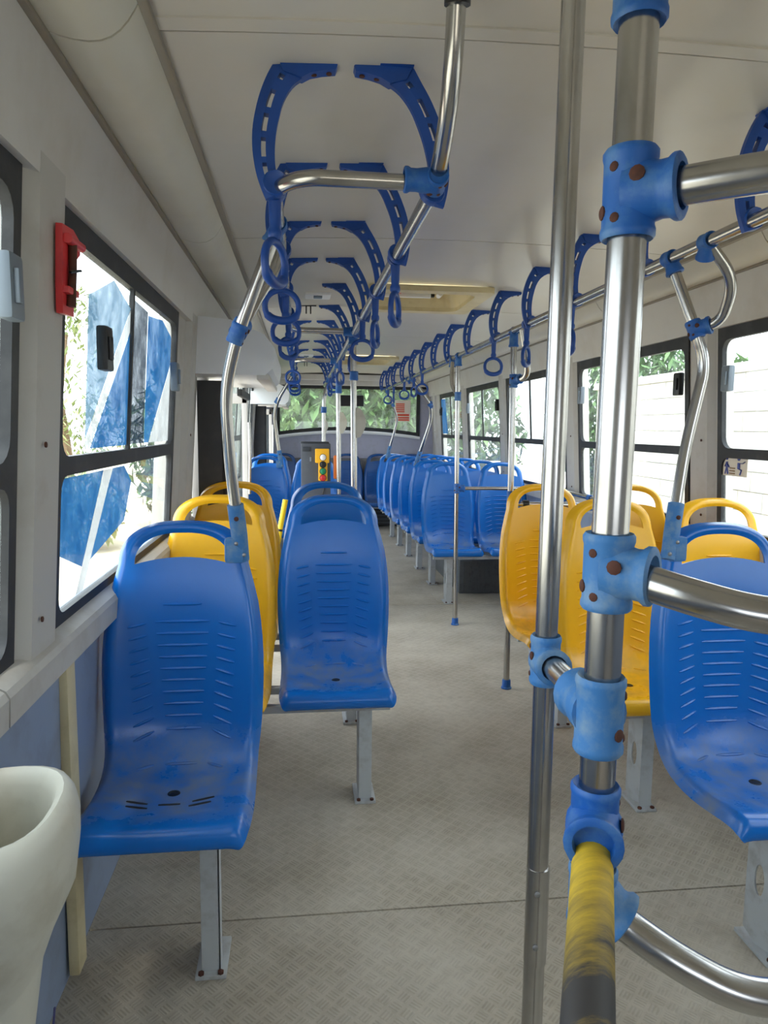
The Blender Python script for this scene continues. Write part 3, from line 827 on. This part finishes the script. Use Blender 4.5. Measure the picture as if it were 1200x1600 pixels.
def handle_meshes():
    st = MB(); st.lathe((0, 0, -.105), [(.012, 0), (.016, .008), (.016, .018), (.012, .026), (.013, .04), (.0145, .085), (.018, .10)], 12)
    st.lathe((0, -.017, 0), [(.018, .004), (.0235, 0), (.0245, .004), (.0245, .030), (.0235, .034), (.018, .030)], 16, (0, 1, 0))
    ring = MB(); pts = []; rs = []
    for k in range(32):
        a = 2*PI*k/32 + PI/2
        x = .051*math.copysign(abs(math.cos(a))**.95, math.cos(a)); z = .047*math.sin(a)
        if math.sin(a) < 0: z = -.043*abs(math.sin(a))**.75
        pts.append((x, 0, -.155+z)); rs.append(.0090 + (.0035 if math.sin(a) < -.55 else 0))
    ring.tube(pts, rs, 10, closed=True)
    return st.mesh('stem', 'blue_strap'), ring.mesh('ring', 'blue_strap')
STEM, RING = handle_meshes()
def handle(x, y, rz, label, group, z=RZ):
    r = thing('hanging_strap', label, 'handle', (x, y, z), group)
    s = link('stem', STEM, r); g = link('ring', RING, r); g.rotation_euler = (0, 0, rz); return r
YB = [1.62, 2.19, 2.78, 3.36, 3.94, 4.62, 5.27, 5.85, 6.45, 7.15, 7.84, 8.5]
words = ['first', 'second', 'third', 'fourth', 'fifth', 'sixth', 'seventh', 'eighth', 'ninth', 'tenth', 'eleventh', 'twelfth', 'thirteenth', 'fourteenth']
n = 0
for y in YB:
    if y in (3.94, 4.62, 5.85, 8.5): continue
    bracket(-.048, y, True, 'blue slotted bracket on the left ceiling rail, %s from the camera' % words[n], 'brackets of the left rail'); n += 1
for n, y in enumerate(YB):
    bracket(.243, y, False, 'blue slotted bracket on the centre ceiling rail, %s from the camera' % words[n], 'brackets of the centre rail')
YR = [1.70, 2.24, 2.82, 3.40, 4.0, 4.65, 5.30, 5.84, 6.42, 7.05, 7.68, 8.42, 8.98, 9.65]
for n, y in enumerate(YR):
    bracket(1.112, y, True, 'blue slotted bracket on the right ceiling rail, %s from the camera' % words[n], 'brackets of the right rail')
for y in (3.94, 4.62):
    pass
for n, (y, rz) in enumerate(((1.62, 1.15), (2.19, .12), (2.78, .05), (3.36, .7), (5.27, .0), (6.45, .5), (7.15, .1))):
    handle(xl, y+.038, rz, 'blue ring handle hanging from the left rail, %s from the camera' % words[n], 'handles of the left rail')
for n, (y, rz) in enumerate(((2.19, 1.2), (2.78, 1.25), (3.36, .05), (4.07, 1.2), (5.27, 1.0), (5.85, .6), (6.45, .2), (7.15, 1.2))):
    handle(xm, y+.038, rz, 'blue ring handle hanging from the centre rail, %s from the camera' % words[n], 'handles of the centre rail')
for n, (y, rz) in enumerate(((2.82, 1.45), (3.40, .95), (4.0, .1), (6.42, .0), (6.9, .9), (7.55, .2), (8.42, 1.4), (8.98, .05))):
    handle(1.10, y+.038, rz, 'blue ring handle hanging from the right rail, %s from the camera' % words[n], 'handles of the right rail', RZ-.005)
# empty ceiling mounts and lamp
for n, (x, y) in enumerate(((.05, 4.62), (.06, 8.5))):
    r = thing('empty_mount', ['black empty bracket mount on the ceiling between the first two cross bars', 'black empty bracket mount on the ceiling near the rear window'][n], 'bracket mount', (x, y, 2.195))
    MB().box((0, 0, -.006), (.10, .03, .012), .003).build('base', 'black_plastic', r)
    for a in (-.014, .014): MB().box((a, 0, -.035), (.008, .01, .05), .002).build('prong', 'black_plastic', r)
for n, (x, y) in enumerate(((.10, 4.25), (.06, 7.7))):
    r = thing('ceiling_lamp', ['small white square lamp on the ceiling, nearer one', 'small white square lamp on the ceiling, farther one'][n], 'lamp', (x, y, 2.197))
    MB().box((0, 0, -.012), (.15, .15, .024), .01).build('housing', 'white_plastic', r); MB().box((.0, -.03, -.028), (.05, .05, .012), .004).build('switch', 'grey_latch', r)
# roof hatches
for n, (a, b) in enumerate(HATCH):
    r = thing('roof_hatch', ['tan framed roof hatch in the ceiling, nearer one', 'tan framed roof hatch in the ceiling, farther one'][n], 'hatch', (XC, (a+b)/2, 2.19))
    hy = (b-a)/2; x0, x1 = HX0-XC, HX1-XC
    inn = rrect(x0+.05, x1-.05, -hy+.05, hy-.05, .07); MB().ring(rrect(x0-.035, x1+.035, -hy-.035, hy+.035, .04), inn, .030, lambda p, q, c: (p, q, -.028+c)).build('frame', 'tan_plastic', r)
    wl_ = MB()
    top_ = rrect(x0+.09, x1-.09, -hy+.09, hy-.09, .06); nn = len(inn)
    wl_.add([(p, q, -.005) for p, q in inn]+[(p, q, .13) for p, q in top_], [(i, (i+1) % nn, nn+(i+1) % nn, nn+i) for i in range(nn)]+[tuple(range(nn, 2*nn))]); wl_.build('well', 'tan_plastic', r)
    MB().box((-.06, .12, .035), (.30, .025, .025), .004).build('release_bar', 'white_plastic', r)
    MB().box((-.06, .16, .05), (.36, .03, .03), .006).build('hinge_bar', 'black_plastic', r)
    MB().cyl((-.10, .13, .055), (-.10, .07, .055), .014, 10).build('release_knob', 'button_red', r)
    MB().cyl((.14, .13, .04), (.14, .05, .04), .016, 10).build('release_knob', 'white_plastic', r)

# ---------------------------------------------------------------- stanchions that rise from seat backs
def seat_clamp(r, A, up, side=1):
    A = Vector(A); up = Vector(up).normalized()
    o = loc(r, MB().tube([A-up*.10, A-up*.02, A+up*.07], [.020, .0235, .0235], 14)).build('seat_clamp', 'clamp_faded', r)
    loc(r, MB().box(A-up*.055+Vector((-.018*side, -.006, -.012)), (.055, .03, .075), .010)).build('clamp_plate', 'clamp_faded', r)
    loc(r, disc(A+up*.03+Vector((0, -.0225, 0)), (0, -1, 0), .007)).build('bolt', 'rust', r)
    for q in ((-.010*side, -.045), (.008*side, -.080)): loc(r, disc(A+up*q[1]+Vector((q[0], -.021, 0)), (0, -1, 0), .006)).build('bolt', 'screw', r)
def stanchion(label, A, bends, rails, clampP, curve, side):
    """A: seat clamp; bends: points up to the fork; rails: two points on the ceiling rail"""
    A = Vector(A); r = thing('seat_stanchion', label, 'pole', A)
    pts = [A] + [Vector(b) for b in bends] + [Vector(rails[0])]
    polemesh(r, fillet(pts, .09, 8), .0165)
    seat_clamp(r, A, pts[1]-A, side)
    if curve: polemesh(r, fillet([Vector(c) for c in curve], .09, 8), .0155, 'fork_tube')
    k = Vector(clampP); clampl(r, k, (Vector(rails[0])-k), .055, (Vector(curve[1])-k) if curve else None, .045, .0165, bolts=True)
    for q in rails:
        q = Vector(q); clampl(r, q, (0, 1, 0), .045, (k-q), .05, .0165, bolts=False)
    return r
stanchion('left near steel stanchion rising from the near left blue seat', (-.180, 2.06, 1.13), [(-.197, 2.03, 1.30), (-.206, 2.0, 1.52), (-.170, 1.97, 1.66)],
          [(xl, 1.92, RZ)], (-.168, 1.97, 1.668), [(-.165, 1.98, 1.66), (-.13, 2.06, 1.76), (-.075, 2.12, 1.86), (xl, 2.14, RZ)], 1)
stanchion('right near steel stanchion forking below the right rail', (1.098, 1.97, 1.14), [(1.15, 2.02, 1.37), (1.205, 2.03, 1.62), (1.165, 2.03, 1.722)],
          [(xr, 2.08, RZ-.005), (xr, 1.88, RZ-.005)], (1.165, 2.03, 1.722), [(1.165, 2.03, 1.722), (1.215, 1.98, 1.74), (1.20, 1.90, 1.84), (xr, 1.88, RZ-.005)], -1)
stanchion('left rear steel stanchion on the bright blue left rear seat', (-.20, 6.95, 1.13), [(-.23, 6.93, 1.34), (-.25, 6.9, 1.53), (-.22, 6.85, 1.67)],
          [(xl, 6.8, RZ)], (-.22, 6.86, 1.67), None, 1)
stanchion('right rear steel stanchion in the middle of the right rear block', (1.225, 7.36, 1.12), [(1.27, 7.3, 1.29), (1.335, 7.25, 1.52), (1.32, 7.2, 1.66)],
          [(xr, 7.1, RZ-.01), (xr, 7.35, RZ-.01)], (1.315, 7.2, 1.66), [(1.315, 7.2, 1.66), (1.33, 7.3, 1.72), (1.22, 7.35, 1.85), (xr, 7.35, RZ-.01)], -1)
stanchion('right rear steel stanchion farthest back beside the rear window', (1.17, 9.45, 1.12), [(1.225, 9.4, 1.33), (1.275, 9.35, 1.545), (1.20, 9.3, 1.73)],
          [(xr, 9.2, RZ-.015)], (1.20, 9.3, 1.73), None, -1)

# free standing poles in the aisle
def floor_pole(label, x0, x1, y, ztop, r=.0165, fork=None):
    o = thing('grab_pole', label, 'pole', (x0, y, 0))
    polemesh(o, [(x0, y, .0), (x1, y, ztop)], r); foot(o, (0, 0, 0), r); return o
q = floor_pole('slim steel pole standing on the floor before the right rear seats', 1.117, 1.094, 4.95, RZ-.01)
clampl(q, (1.098, 4.95, RZ-.01), (0, 1, 0), .05, (0, 0, -1), .07, .0165); clampl(q, (1.100, 4.95, 1.65), Z, .06, None, 0, .0165)
polemesh(q, fillet([(1.094, 4.95, 1.66), (1.085, 5.10, 1.74), (1.10, 5.16, RZ-.01)], .07, 8), .0155, 'fork_tube'); clampl(q, (1.10, 5.16, RZ-.01), (0, 1, 0), .05, (0, 0, -1), .06, .0165)
clampl(q, (1.108, 4.95, 1.0), Z, .07, (1, 0, 0), .055, .0165); polemesh(q, [(1.108, 4.95, 1.0), (1.85, 4.95, 1.0)], .0125, 'cross_bar'); foot_ = None
q = floor_pole('slim steel pole beside the farther yellow right aisle seat', 1.126, 1.106, 3.67, RZ-.01)
clampl(q, (1.106, 3.67, RZ-.01), (0, 1, 0), .05, (0, 0, -1), .08, .0165); clampl(q, (1.112, 3.67, 1.675), Z, .07, (.5, -.8, .2), .05, .0165)
polemesh(q, fillet([(1.112, 3.67, 1.675), (1.16, 3.58, 1.69), (1.135, 3.54, 1.80), (1.105, 3.53, RZ-.01)], .08, 8), .0155, 'fork_tube')
clampl(q, (1.118, 3.67, 1.05), Z, .09, (1, 0, 0), .05, .0165); polemesh(q, [(1.118, 3.67, 1.025), (1.85, 3.67, 1.01)], .014, 'cross_bar'); loc(q, MB().cyl((1.185, 3.67, 1.024), (1.215, 3.67, 1.0235), .022, 12)).build('bar_collar', 'black_plastic', q)
wr_ = thing('window_rail', 'steel guard rail along the right windows between the yellow and blue seats', 'rail', (1.86, 4.4, .97))
polemesh(wr_, [(1.87, 3.70, .985), (1.87, 5.0, .985)], .0145)
for y in (3.9, 4.4, 4.92): clampl(wr_, (1.87, y, .985), (0, 1, 0), .05, (.3, 0, -1), .08, .0145, bolts=False)
q = floor_pole('aisle pole under the first cross bar, grey button box on it', .315, .290, 4.01, RZ, .0175)
stop_box(q, (0, -.01, 1.45)); clampl(q, (.296, 4.01, 1.71), Z, .05, None, 0, .0175); clampl(q, (.290, 4.01, RZ), (0, 1, 0), .06, (0, 0, -1), .06, .0175)
q = floor_pole('aisle pole under the second cross bar, with a round grey button box', .313, .290, 5.63, RZ, .018)
stop_box(q, (0, -.01, 1.46)); clampl(q, (.296, 5.63, 1.735), Z, .09, None, 0, .018); clampl(q, (.290, 5.63, RZ), (0, 1, 0), .06, (0, 0, -1), .06, .018)
q = floor_pole('pale pole showing above the grey cabinet', .225, .232, 7.25, 1.60, .021)
polemesh(q, fillet([(.232, 7.25, 1.58), (.234, 7.25, 1.72), (xm, 7.25, RZ-.015)], .06, 6), .020, 'fork_tube'); clampl(q, (.232, 7.25, 1.60), Z, .06, None, 0, .021)
stop_box(q, (0, -.01, 1.44)); clampl(q, (xm, 7.25, RZ-.015), (0, 1, 0), .06, (-.3, 0, -1), .06, .0175)
yt = thing('yellow_handrail', 'short yellow tube leaning beside the left window seats', 'handrail', (-.15, 4.6, .3))
polemesh(yt, [(-.215, 4.6, .30), (-.138, 4.6, .75)], .019, 'tube', 'yellow_tube'); polemesh(yt, [(-.136, 4.6, .762), (-.10, 4.6, .955)], .017, 'tube', 'yellow_tube'); polemesh(yt, [(-.139, 4.6, .748), (-.135, 4.6, .764)], .0175, 'joint', 'black_plastic')
polemesh(yt, [(-.215, 4.6, .0), (-.215, 4.6, .31)], .019, 'post', 'yellow_tube')

# ---------------------------------------------------------------- control cabinet
cb = thing('control_cabinet', 'dark grey control cabinet with a yellow push button box', 'cabinet', (.108, 5.0, 0))
MB().box((-.003, .10, .655), (.206, .20, 1.31), .006).build('body', 'cabinet_grey', cb)
MB().box((-.07, -.004, 1.27), (.055, .012, .03), .003).build('latch', 'dark_frame', cb); MB().box((-.04, -.003, 1.20), (.012, .008, .03), .002).build('lock', 'grey_latch', cb)
MB().box((-.01, .1, 1.315), (.20, .16, .012), .004).build('lid', 'dark_frame', cb)
yb = MB().box((.040, -.022, 1.225), (.098, .044, .10), .008).box((.045, -.020, 1.12), (.062, .04, .14), .006).build('button_box', 'control_yellow', cb)
for dz, m in ((1.215, 'button_white'), (1.165, 'black_plastic'), (1.118, 'button_green'), (1.072, 'button_red')):
    MB().lathe((.045, -.044, dz), [(.021, 0), (.021, .004), (.016, .005), (.015, .012), (.011, .014)], 16, (0, -1, 0)).build('push_button', m, yb)
    MB().lathe((.045, -.043, dz), [(.024, 0), (.024, .003), (.021, .004)], 16, (0, -1, 0)).build('button_bezel', 'black_plastic', yb)
MB().tube([(.055, -.004, 1.05), (.05, -.012, .98), (.035, -.01, .93), (.06, -.012, .88), (.04, -.004, .80)], .006, 8).build('cable', 'black_plastic', cb)

# ---------------------------------------------------------------- doors on the left
def door(n, y0, y1, box_len):
    root = bpy.data.objects.new('door_%d' % n, None); COL.objects.link(root); structure(root); root.location = (sx(-1, 1.25), y0, 0)
    def add(mb, name, m, sm=35): return loc(root, mb).build(name, m, root, sm)
    X0 = sx(-1, 1.27)
    # motor cover above the doorway, chamfered towards the aisle
    pr = [(X0+.02, 1.670), (X0+.40, 1.668), (X0+.435, 1.70), (X0+.445, 1.75), (X0+.445, 1.80), (X0+.40, 1.86), (X0+.24, 1.925), (X0+.02, 1.945)]
    add(MB().prism(pr, box_len, lambda a, b, c: (a, y0-.26+c, b)), 'motor_cover', 'white_plastic', 30)
    add(MB().box2((X0+.36, y0-.26, 1.645), (X0+.42, y0-.26+box_len, 1.672), .006), 'lower_edge', 'cream_paint')
    # leaves folded inward, seen edge on
    l = add(MB().box2((X0+.04, y0+.0, .12), (X0+.17, y0+.035, 1.655), .004), 'door_leaf', 'door_dark')
    add(MB().box2((X0+.165, y0-.005, .12), (X0+.185, y0+.04, 1.655), .004), 'rubber_edge', 'rubber')
    add(MB().box2((X0+.0, y0+.04, 0), (X0+.09, y0+.10, 1.68), .006), 'door_post', 'cream_paint')
    f = (y1-.10)
    add(MB().box2((X0+.02, f, .1), (X0+.06, f+.035, 1.65), .005).box2((X0+.16, f, .1), (X0+.20, f+.035, 1.65), .005).box2((X0+.02, f, .1), (X0+.2, f+.035, .75), .005).box2((X0+.02, f, 1.58), (X0+.2, f+.035, 1.65), .005), 'leaf_frame', 'pillar_paint')
    add(MB().box2((X0+.06, f+.015, .75), (X0+.16, f+.020, 1.58)), 'pane', 'glass_dusty', 0)
    add(MB().box2((X0-.02, f+.04, 0), (X0+.07, f+.10, 1.68), .006), 'door_post', 'cream_paint')
    add(MB().tube([(X0+.21, f, .95), (X0+.215, f-.02, 1.2), (X0+.21, f, 1.45)], .012, 8), 'door_handle', 'steel')
    add(MB().box2((X0+.20, y0+.5, 1.60), (X0+.23, y1-.2, 1.64), .004), 'swing_arm', 'rubber')
    # closed outer skin of the doorway: glass leaf in the side of the bus
    add(MB().box2((X0-.02, y0+.10, .0), (X0, y1-.1, .25), .004), 'step_panel', 'dark_plate')
    return root
door(1, 3.76, 5.16, 1.15); door(2, 8.12, 9.40, 1.2)

# ---------------------------------------------------------------- small things near the camera
em = thing('emergency_hammer', 'red plastic emergency hammer holder on the left window pillar', 'hammer holder', (-.489, 1.575, 1.735))
lean = Matrix.Rotation(math.radians(3.6), 3, 'Y')
em.rotation_euler = (0, math.radians(3.6), 0); em.scale = (1.1, 1.25, 1.0)
MB().prism([(-.035, .085), (.02, .09), (.055, .078), (.06, .05), (.035, .03), (.03, -.03), (.034, -.085), (-.022, -.088), (-.030, -.03)], .012, lambda a, b, c: (c, a, b)).build('holder', 'hammer_red', em)
MB().tube([(.018, 0, .065), (.020, 0, .0), (.018, .0, -.07)], [.008, .007, .009], 10).build('hammer_shaft', 'rust', em)
MB().cyl((.018, -.028, .06), (.018, .045, .062), .010, 10).build('hammer_head', 'hammer_red', em)
MB().tube([(.022, -.02, -.005), (.028, .01, .006), (.022, .035, .012)], .003, 6).build('seal_wire', 'black_plastic', em); MB().box((.014, .0, -.04), (.02, .055, .014), .003).build('strap', 'hammer_red', em)
bn = thing('litter_bin', 'cream moulded litter bin fixed low on the left wall', 'bin', (-.468, 1.085, 0))
def sq(r, n=28, ax=1.0, ay=1.0, p=.8):
    return [(r*ax*math.copysign(abs(math.cos(2*PI*k/n))**p, math.cos(2*PI*k/n)), r*ay*math.copysign(abs(math.sin(2*PI*k/n))**p, math.sin(2*PI*k/n))) for k in range(n)]
mb = MB(); n_ = 28; vs = []; fs = []
secs = [(.040, .14), (.044, .16), (.046, .35), (.062, .52), (.084, .62), (.106, .69), (.113, .75), (.114, .79), (.110, .815), (.102, .832), (.092, .838), (.082, .832), (.076, .815), (.072, .70), (.050, .30)]
for r_, z_ in secs: vs += [(x-.035*max(0, min(1, (.7-z_)/.25)), y, z_ + (.012*(y/.12) if z_ > .7 else 0)) for x, y in sq(r_, n_, 1.0, 1.18)]
for i in range(len(secs)-1):
    for k in range(n_): fs.append((i*n_+k, i*n_+(k+1) % n_, (i+1)*n_+(k+1) % n_, (i+1)*n_+k))
fs.append(tuple(range(n_))[::-1]); fs.append(tuple((len(secs)-1)*n_+k for k in range(n_)))
mb.add(vs, fs); mb.build('body', 'bin_plastic', bn, 50)
MB().box2((-.116, -.03, .2), (-.05, .03, .6), .006).build('wall_plate', 'grey_frame', bn)
mb = MB()
mb.tube([(.094, -.055, .54), (.090, -.060, .49), (.096, -.05, .50), (.086, -.06, .43), (.094, -.05, .47), (.082, -.064, .38)], .0018, 5); mb.build('pen_scribble', 'pen_ink', bn)
bp = MB().box2((-.592, 1.735, .02), (-.565, 1.80, .94), .006).build('trim_8', 'tan_plastic'); structure(bp, 'beige upright strip on the left wall behind the near blue seat')
# sticker with two figures on the right window
dc = thing('seat_sticker', 'cream sticker with two blue figures on the right window', 'sticker', (sx(1, glass_d(1.27))-.004, 3.00, 1.27))
MB().box((0, 0, 0), (.002, .19, .095)).build('backing', 'decal_back', dc)
def fig(y, pts): 
    for (a, b, c, d, w_) in pts: MB().tube([(-.003, y-a, b), (-.003, y-c, d)], w_, 6, sy=.4).build('figure', 'decal_blue', dc)
# figures: walking person with a stick, seated person on a bench
fig(.055, ((0, .016, .002, -.008, .008), (.002, -.008, .012, -.040, .005), (.0, -.008, -.010, -.040, .005), (0, .012, .020, -.008, .004), (0, .012, -.012, -.006, .004)))
MB().lathe((-.002, .055, .032), [(.008, 0), (.008, .003)], 10, (-1, 0, 0)).build('figure', 'decal_blue', dc)
fig(-.035, ((0, .014, .0, -.012, .010), (0, -.012, .022, -.018, .006), (.022, -.018, .012, -.04, .005), (0, .012, .03, .012, .004), (.03, .012, .045, .02, .004)))
MB().lathe((-.002, -.035, .032), [(.009, 0), (.009, .003)], 10, (-1, 0, 0)).build('figure', 'decal_blue', dc)
for a, b in ((-.004, -.012), (-.004, -.024), (-.004, -.036)): MB().box((-.002, .012, b), (.003, .04, .006)).build('bench_slat', 'decal_brown', dc)
# remains of blue and white film, and a painted dark reflection, on the left window panes
def film_patch(name, poly, m, offd, parent):
    P = lambda u, v, c: tuple(Vector((sx(-1, glass_d(v)-offd-c), u, v))-parent.location)
    return MB().prism(poly, .0008, P).build(name, m, parent, 0)
film_patch('film', [(1.87, 1.385), (2.30, 1.775), (2.10, 1.82), (1.87, 1.74)], 'film_pale', .006, w2)
film_patch('film', [(1.915, 1.36), (2.30, 1.36), (2.30, 1.70)], 'film_blue', .006, w2)
film_patch('film', [(1.87, 1.36), (1.91, 1.36), (2.30, 1.705), (2.30, 1.77), (1.87, 1.38)], 'film_white', .006, w2)
film_patch('film', [(2.32, 1.36), (2.59, 1.36), (2.59, 1.81), (2.32, 1.82)], 'dark_reflection', -.004, w2)  # dark reflection in the pane, painted as a tinted sheet
film_patch('film', [(2.60, 1.36), (2.67, 1.36), (3.04, 1.67), (3.04, 1.78), (2.85, 1.82), (2.60, 1.80)], 'film_blue', -.004, w2)
film_patch('film', [(2.68, 1.36), (3.05, 1.36), (3.05, 1.665)], 'film_white', -.004, w2)
film_patch('film', [(1.69, 1.12), (1.885, 1.055), (2.065, 1.295), (1.69, 1.295)], 'film_blue', .002, w2)
film_patch('film', [(1.96, 1.06), (2.32, 1.12), (2.40, 1.24), (2.30, 1.295), (2.165, 1.295)], 'film_blue', .002, w2)
film_patch('film', [(1.84, .99), (1.90, .99), (2.16, 1.295), (2.07, 1.295)], 'film_white', .002, w2)
w10 = bpy.data.objects['window_10']
P = lambda u, v, c: tuple(Vector((sx(1, glass_d(v)-.006-c), u, v))-w10.location)
MB().prism([(9.30, 1.36), (9.62, 1.36), (9.66, 1.82), (9.38, 1.82)], .0008, P).build('film', 'film_blue', w10, 0)
op = thing('orange_pad', 'orange plastic pad on the edge of the blue seat behind the cabinet', 'pad', (.340, 6.90, 1.04))
MB().box((0, 0, 0), (.05, .035, .23), .015).build('pad', 'orange', op); MB().box((0, .022, .06), (.03, .012, .03), .003).build('clip', 'black_plastic', op)

# ---------------------------------------------------------------- outside
g = MB().box2((-40, -30, -.95), (40, 60, -.85)).build('ground', 'ground'); structure(g)
bw = thing('boundary_wall', 'pale sunlit block wall outside the right windows', 'wall', (4.6, 4.3, -.85))
MB().box((.12, 0, 1.45), (.16, 13.0, 2.9)).build('mortar_core', 'mortar', bw)
blk = MB()
for r_ in range(14):
    o_ = .2 if r_ % 2 else 0
    for c_ in range(31):
        y = -6.3+.41*c_+o_
        blk.box((.035, y, .105+.207*r_), (.03+.012*random.random(), .395, .194))
o = blk.build('blocks', 'block_wall', bw, 0); o['kind'] = 'stuff'
MB().box((.10, 0, 2.95), (.26, 13.0, .10), .01).build('coping', 'block_wall', bw)
def foliage(mb, c, rad, n, size, sq_=1.0):
    for _ in range(n):
        while True:
            p = Vector((random.uniform(-1, 1), random.uniform(-1, 1), random.uniform(-1, 1)))
            if p.length < 1: break
        p = Vector(c)+Vector((p.x*rad[0], p.y*rad[1], p.z*rad[2]))
        d = Vector((random.gauss(0, 1), random.gauss(0, 1), random.gauss(0, 1)-.2)).normalized(); u, v, _d = frame_axes(d)
        s = size*random.uniform(.6, 1.4)
        mb.add([p-d*s, p+u*s*.32, p+d*s, p-u*s*.32], [(0, 1, 2, 3)])
def plant(name, label, cat, loc_, blobs, n, size, m, trunk=None, group=None):
    r = thing(name, label, cat, loc_, group); mb = MB()
    for c, rad in blobs: foliage(mb, c, rad, n//len(blobs), size)
    o = mb.build('foliage', m, r, 0); o['kind'] = 'stuff'
    if trunk: MB().tube(trunk[0], trunk[1], 9).build('trunk', 'bark', r)
    return r
plant('tree', 'sparse green tree outside the left window', 'tree', (-6.2, 19.5, -.85), [((0, 0, 3.6), (1.3, 1.3, 1.5)), ((.9, -.4, 2.2), (1.1, 1.0, .9)), ((-1.2, .3, 2.4), (1.2, 1.1, .9)), ((.3, 0, 5.2), (.7, .7, .7))], 1700, .13, 'leaf', ([(0, 0, 0), (.1, 0, 1.5), (-.05, 0, 3), (.2, 0, 4.6)], [.16, .13, .1, .04]))
plant('shrub', 'yellow green shrub below the tree outside the left window', 'shrub', (-4.9, 13.0, -.85), [((0, 0, .9), (1.3, .8, .9)), ((.9, .4, .7), (.8, .8, .7))], 2200, .12, 'leaf')
plant('hedge', 'dense green bushes behind the rear window', 'hedge', (XC, 16.3, -.85), [((0, 1.0, 2.2), (4.0, .3, 2.6)), ((-2.6, 0, 1.8), (2.0, .9, 2.2)), ((0, .3, 2.0), (2.0, .9, 2.3)), ((2.6, 0, 1.9), (2.0, .9, 2.3)), ((-.9, .6, 3.2), (1.8, .8, 1.4)), ((1.6, .6, 3.3), (1.8, .8, 1.4))], 24000, .19, 'leaf_dark')
plant('hedge', 'green bank of bushes outside the right rear windows', 'hedge', (6.9, 13.6, -.85), [((0, -2.6, 1.6), (.9, 1.6, 1.9)), ((.2, 0, 2.0), (.9, 2.0, 2.2)), ((0, 2.8, 2.0), (.9, 2.0, 2.4))], 13000, .17, 'leaf_dark')
pe = thing('low_wall', 'grey low wall below the bushes outside the right rear windows', 'wall', (4.3, 14.3, -.85)); MB().box((0, 0, .75), (.2, 6.4, 1.5), .02).build('core', 'block_wall', pe); MB().box((0, 0, 1.53), (.3, 6.4, .08), .01).build('coping', 'mortar', pe)
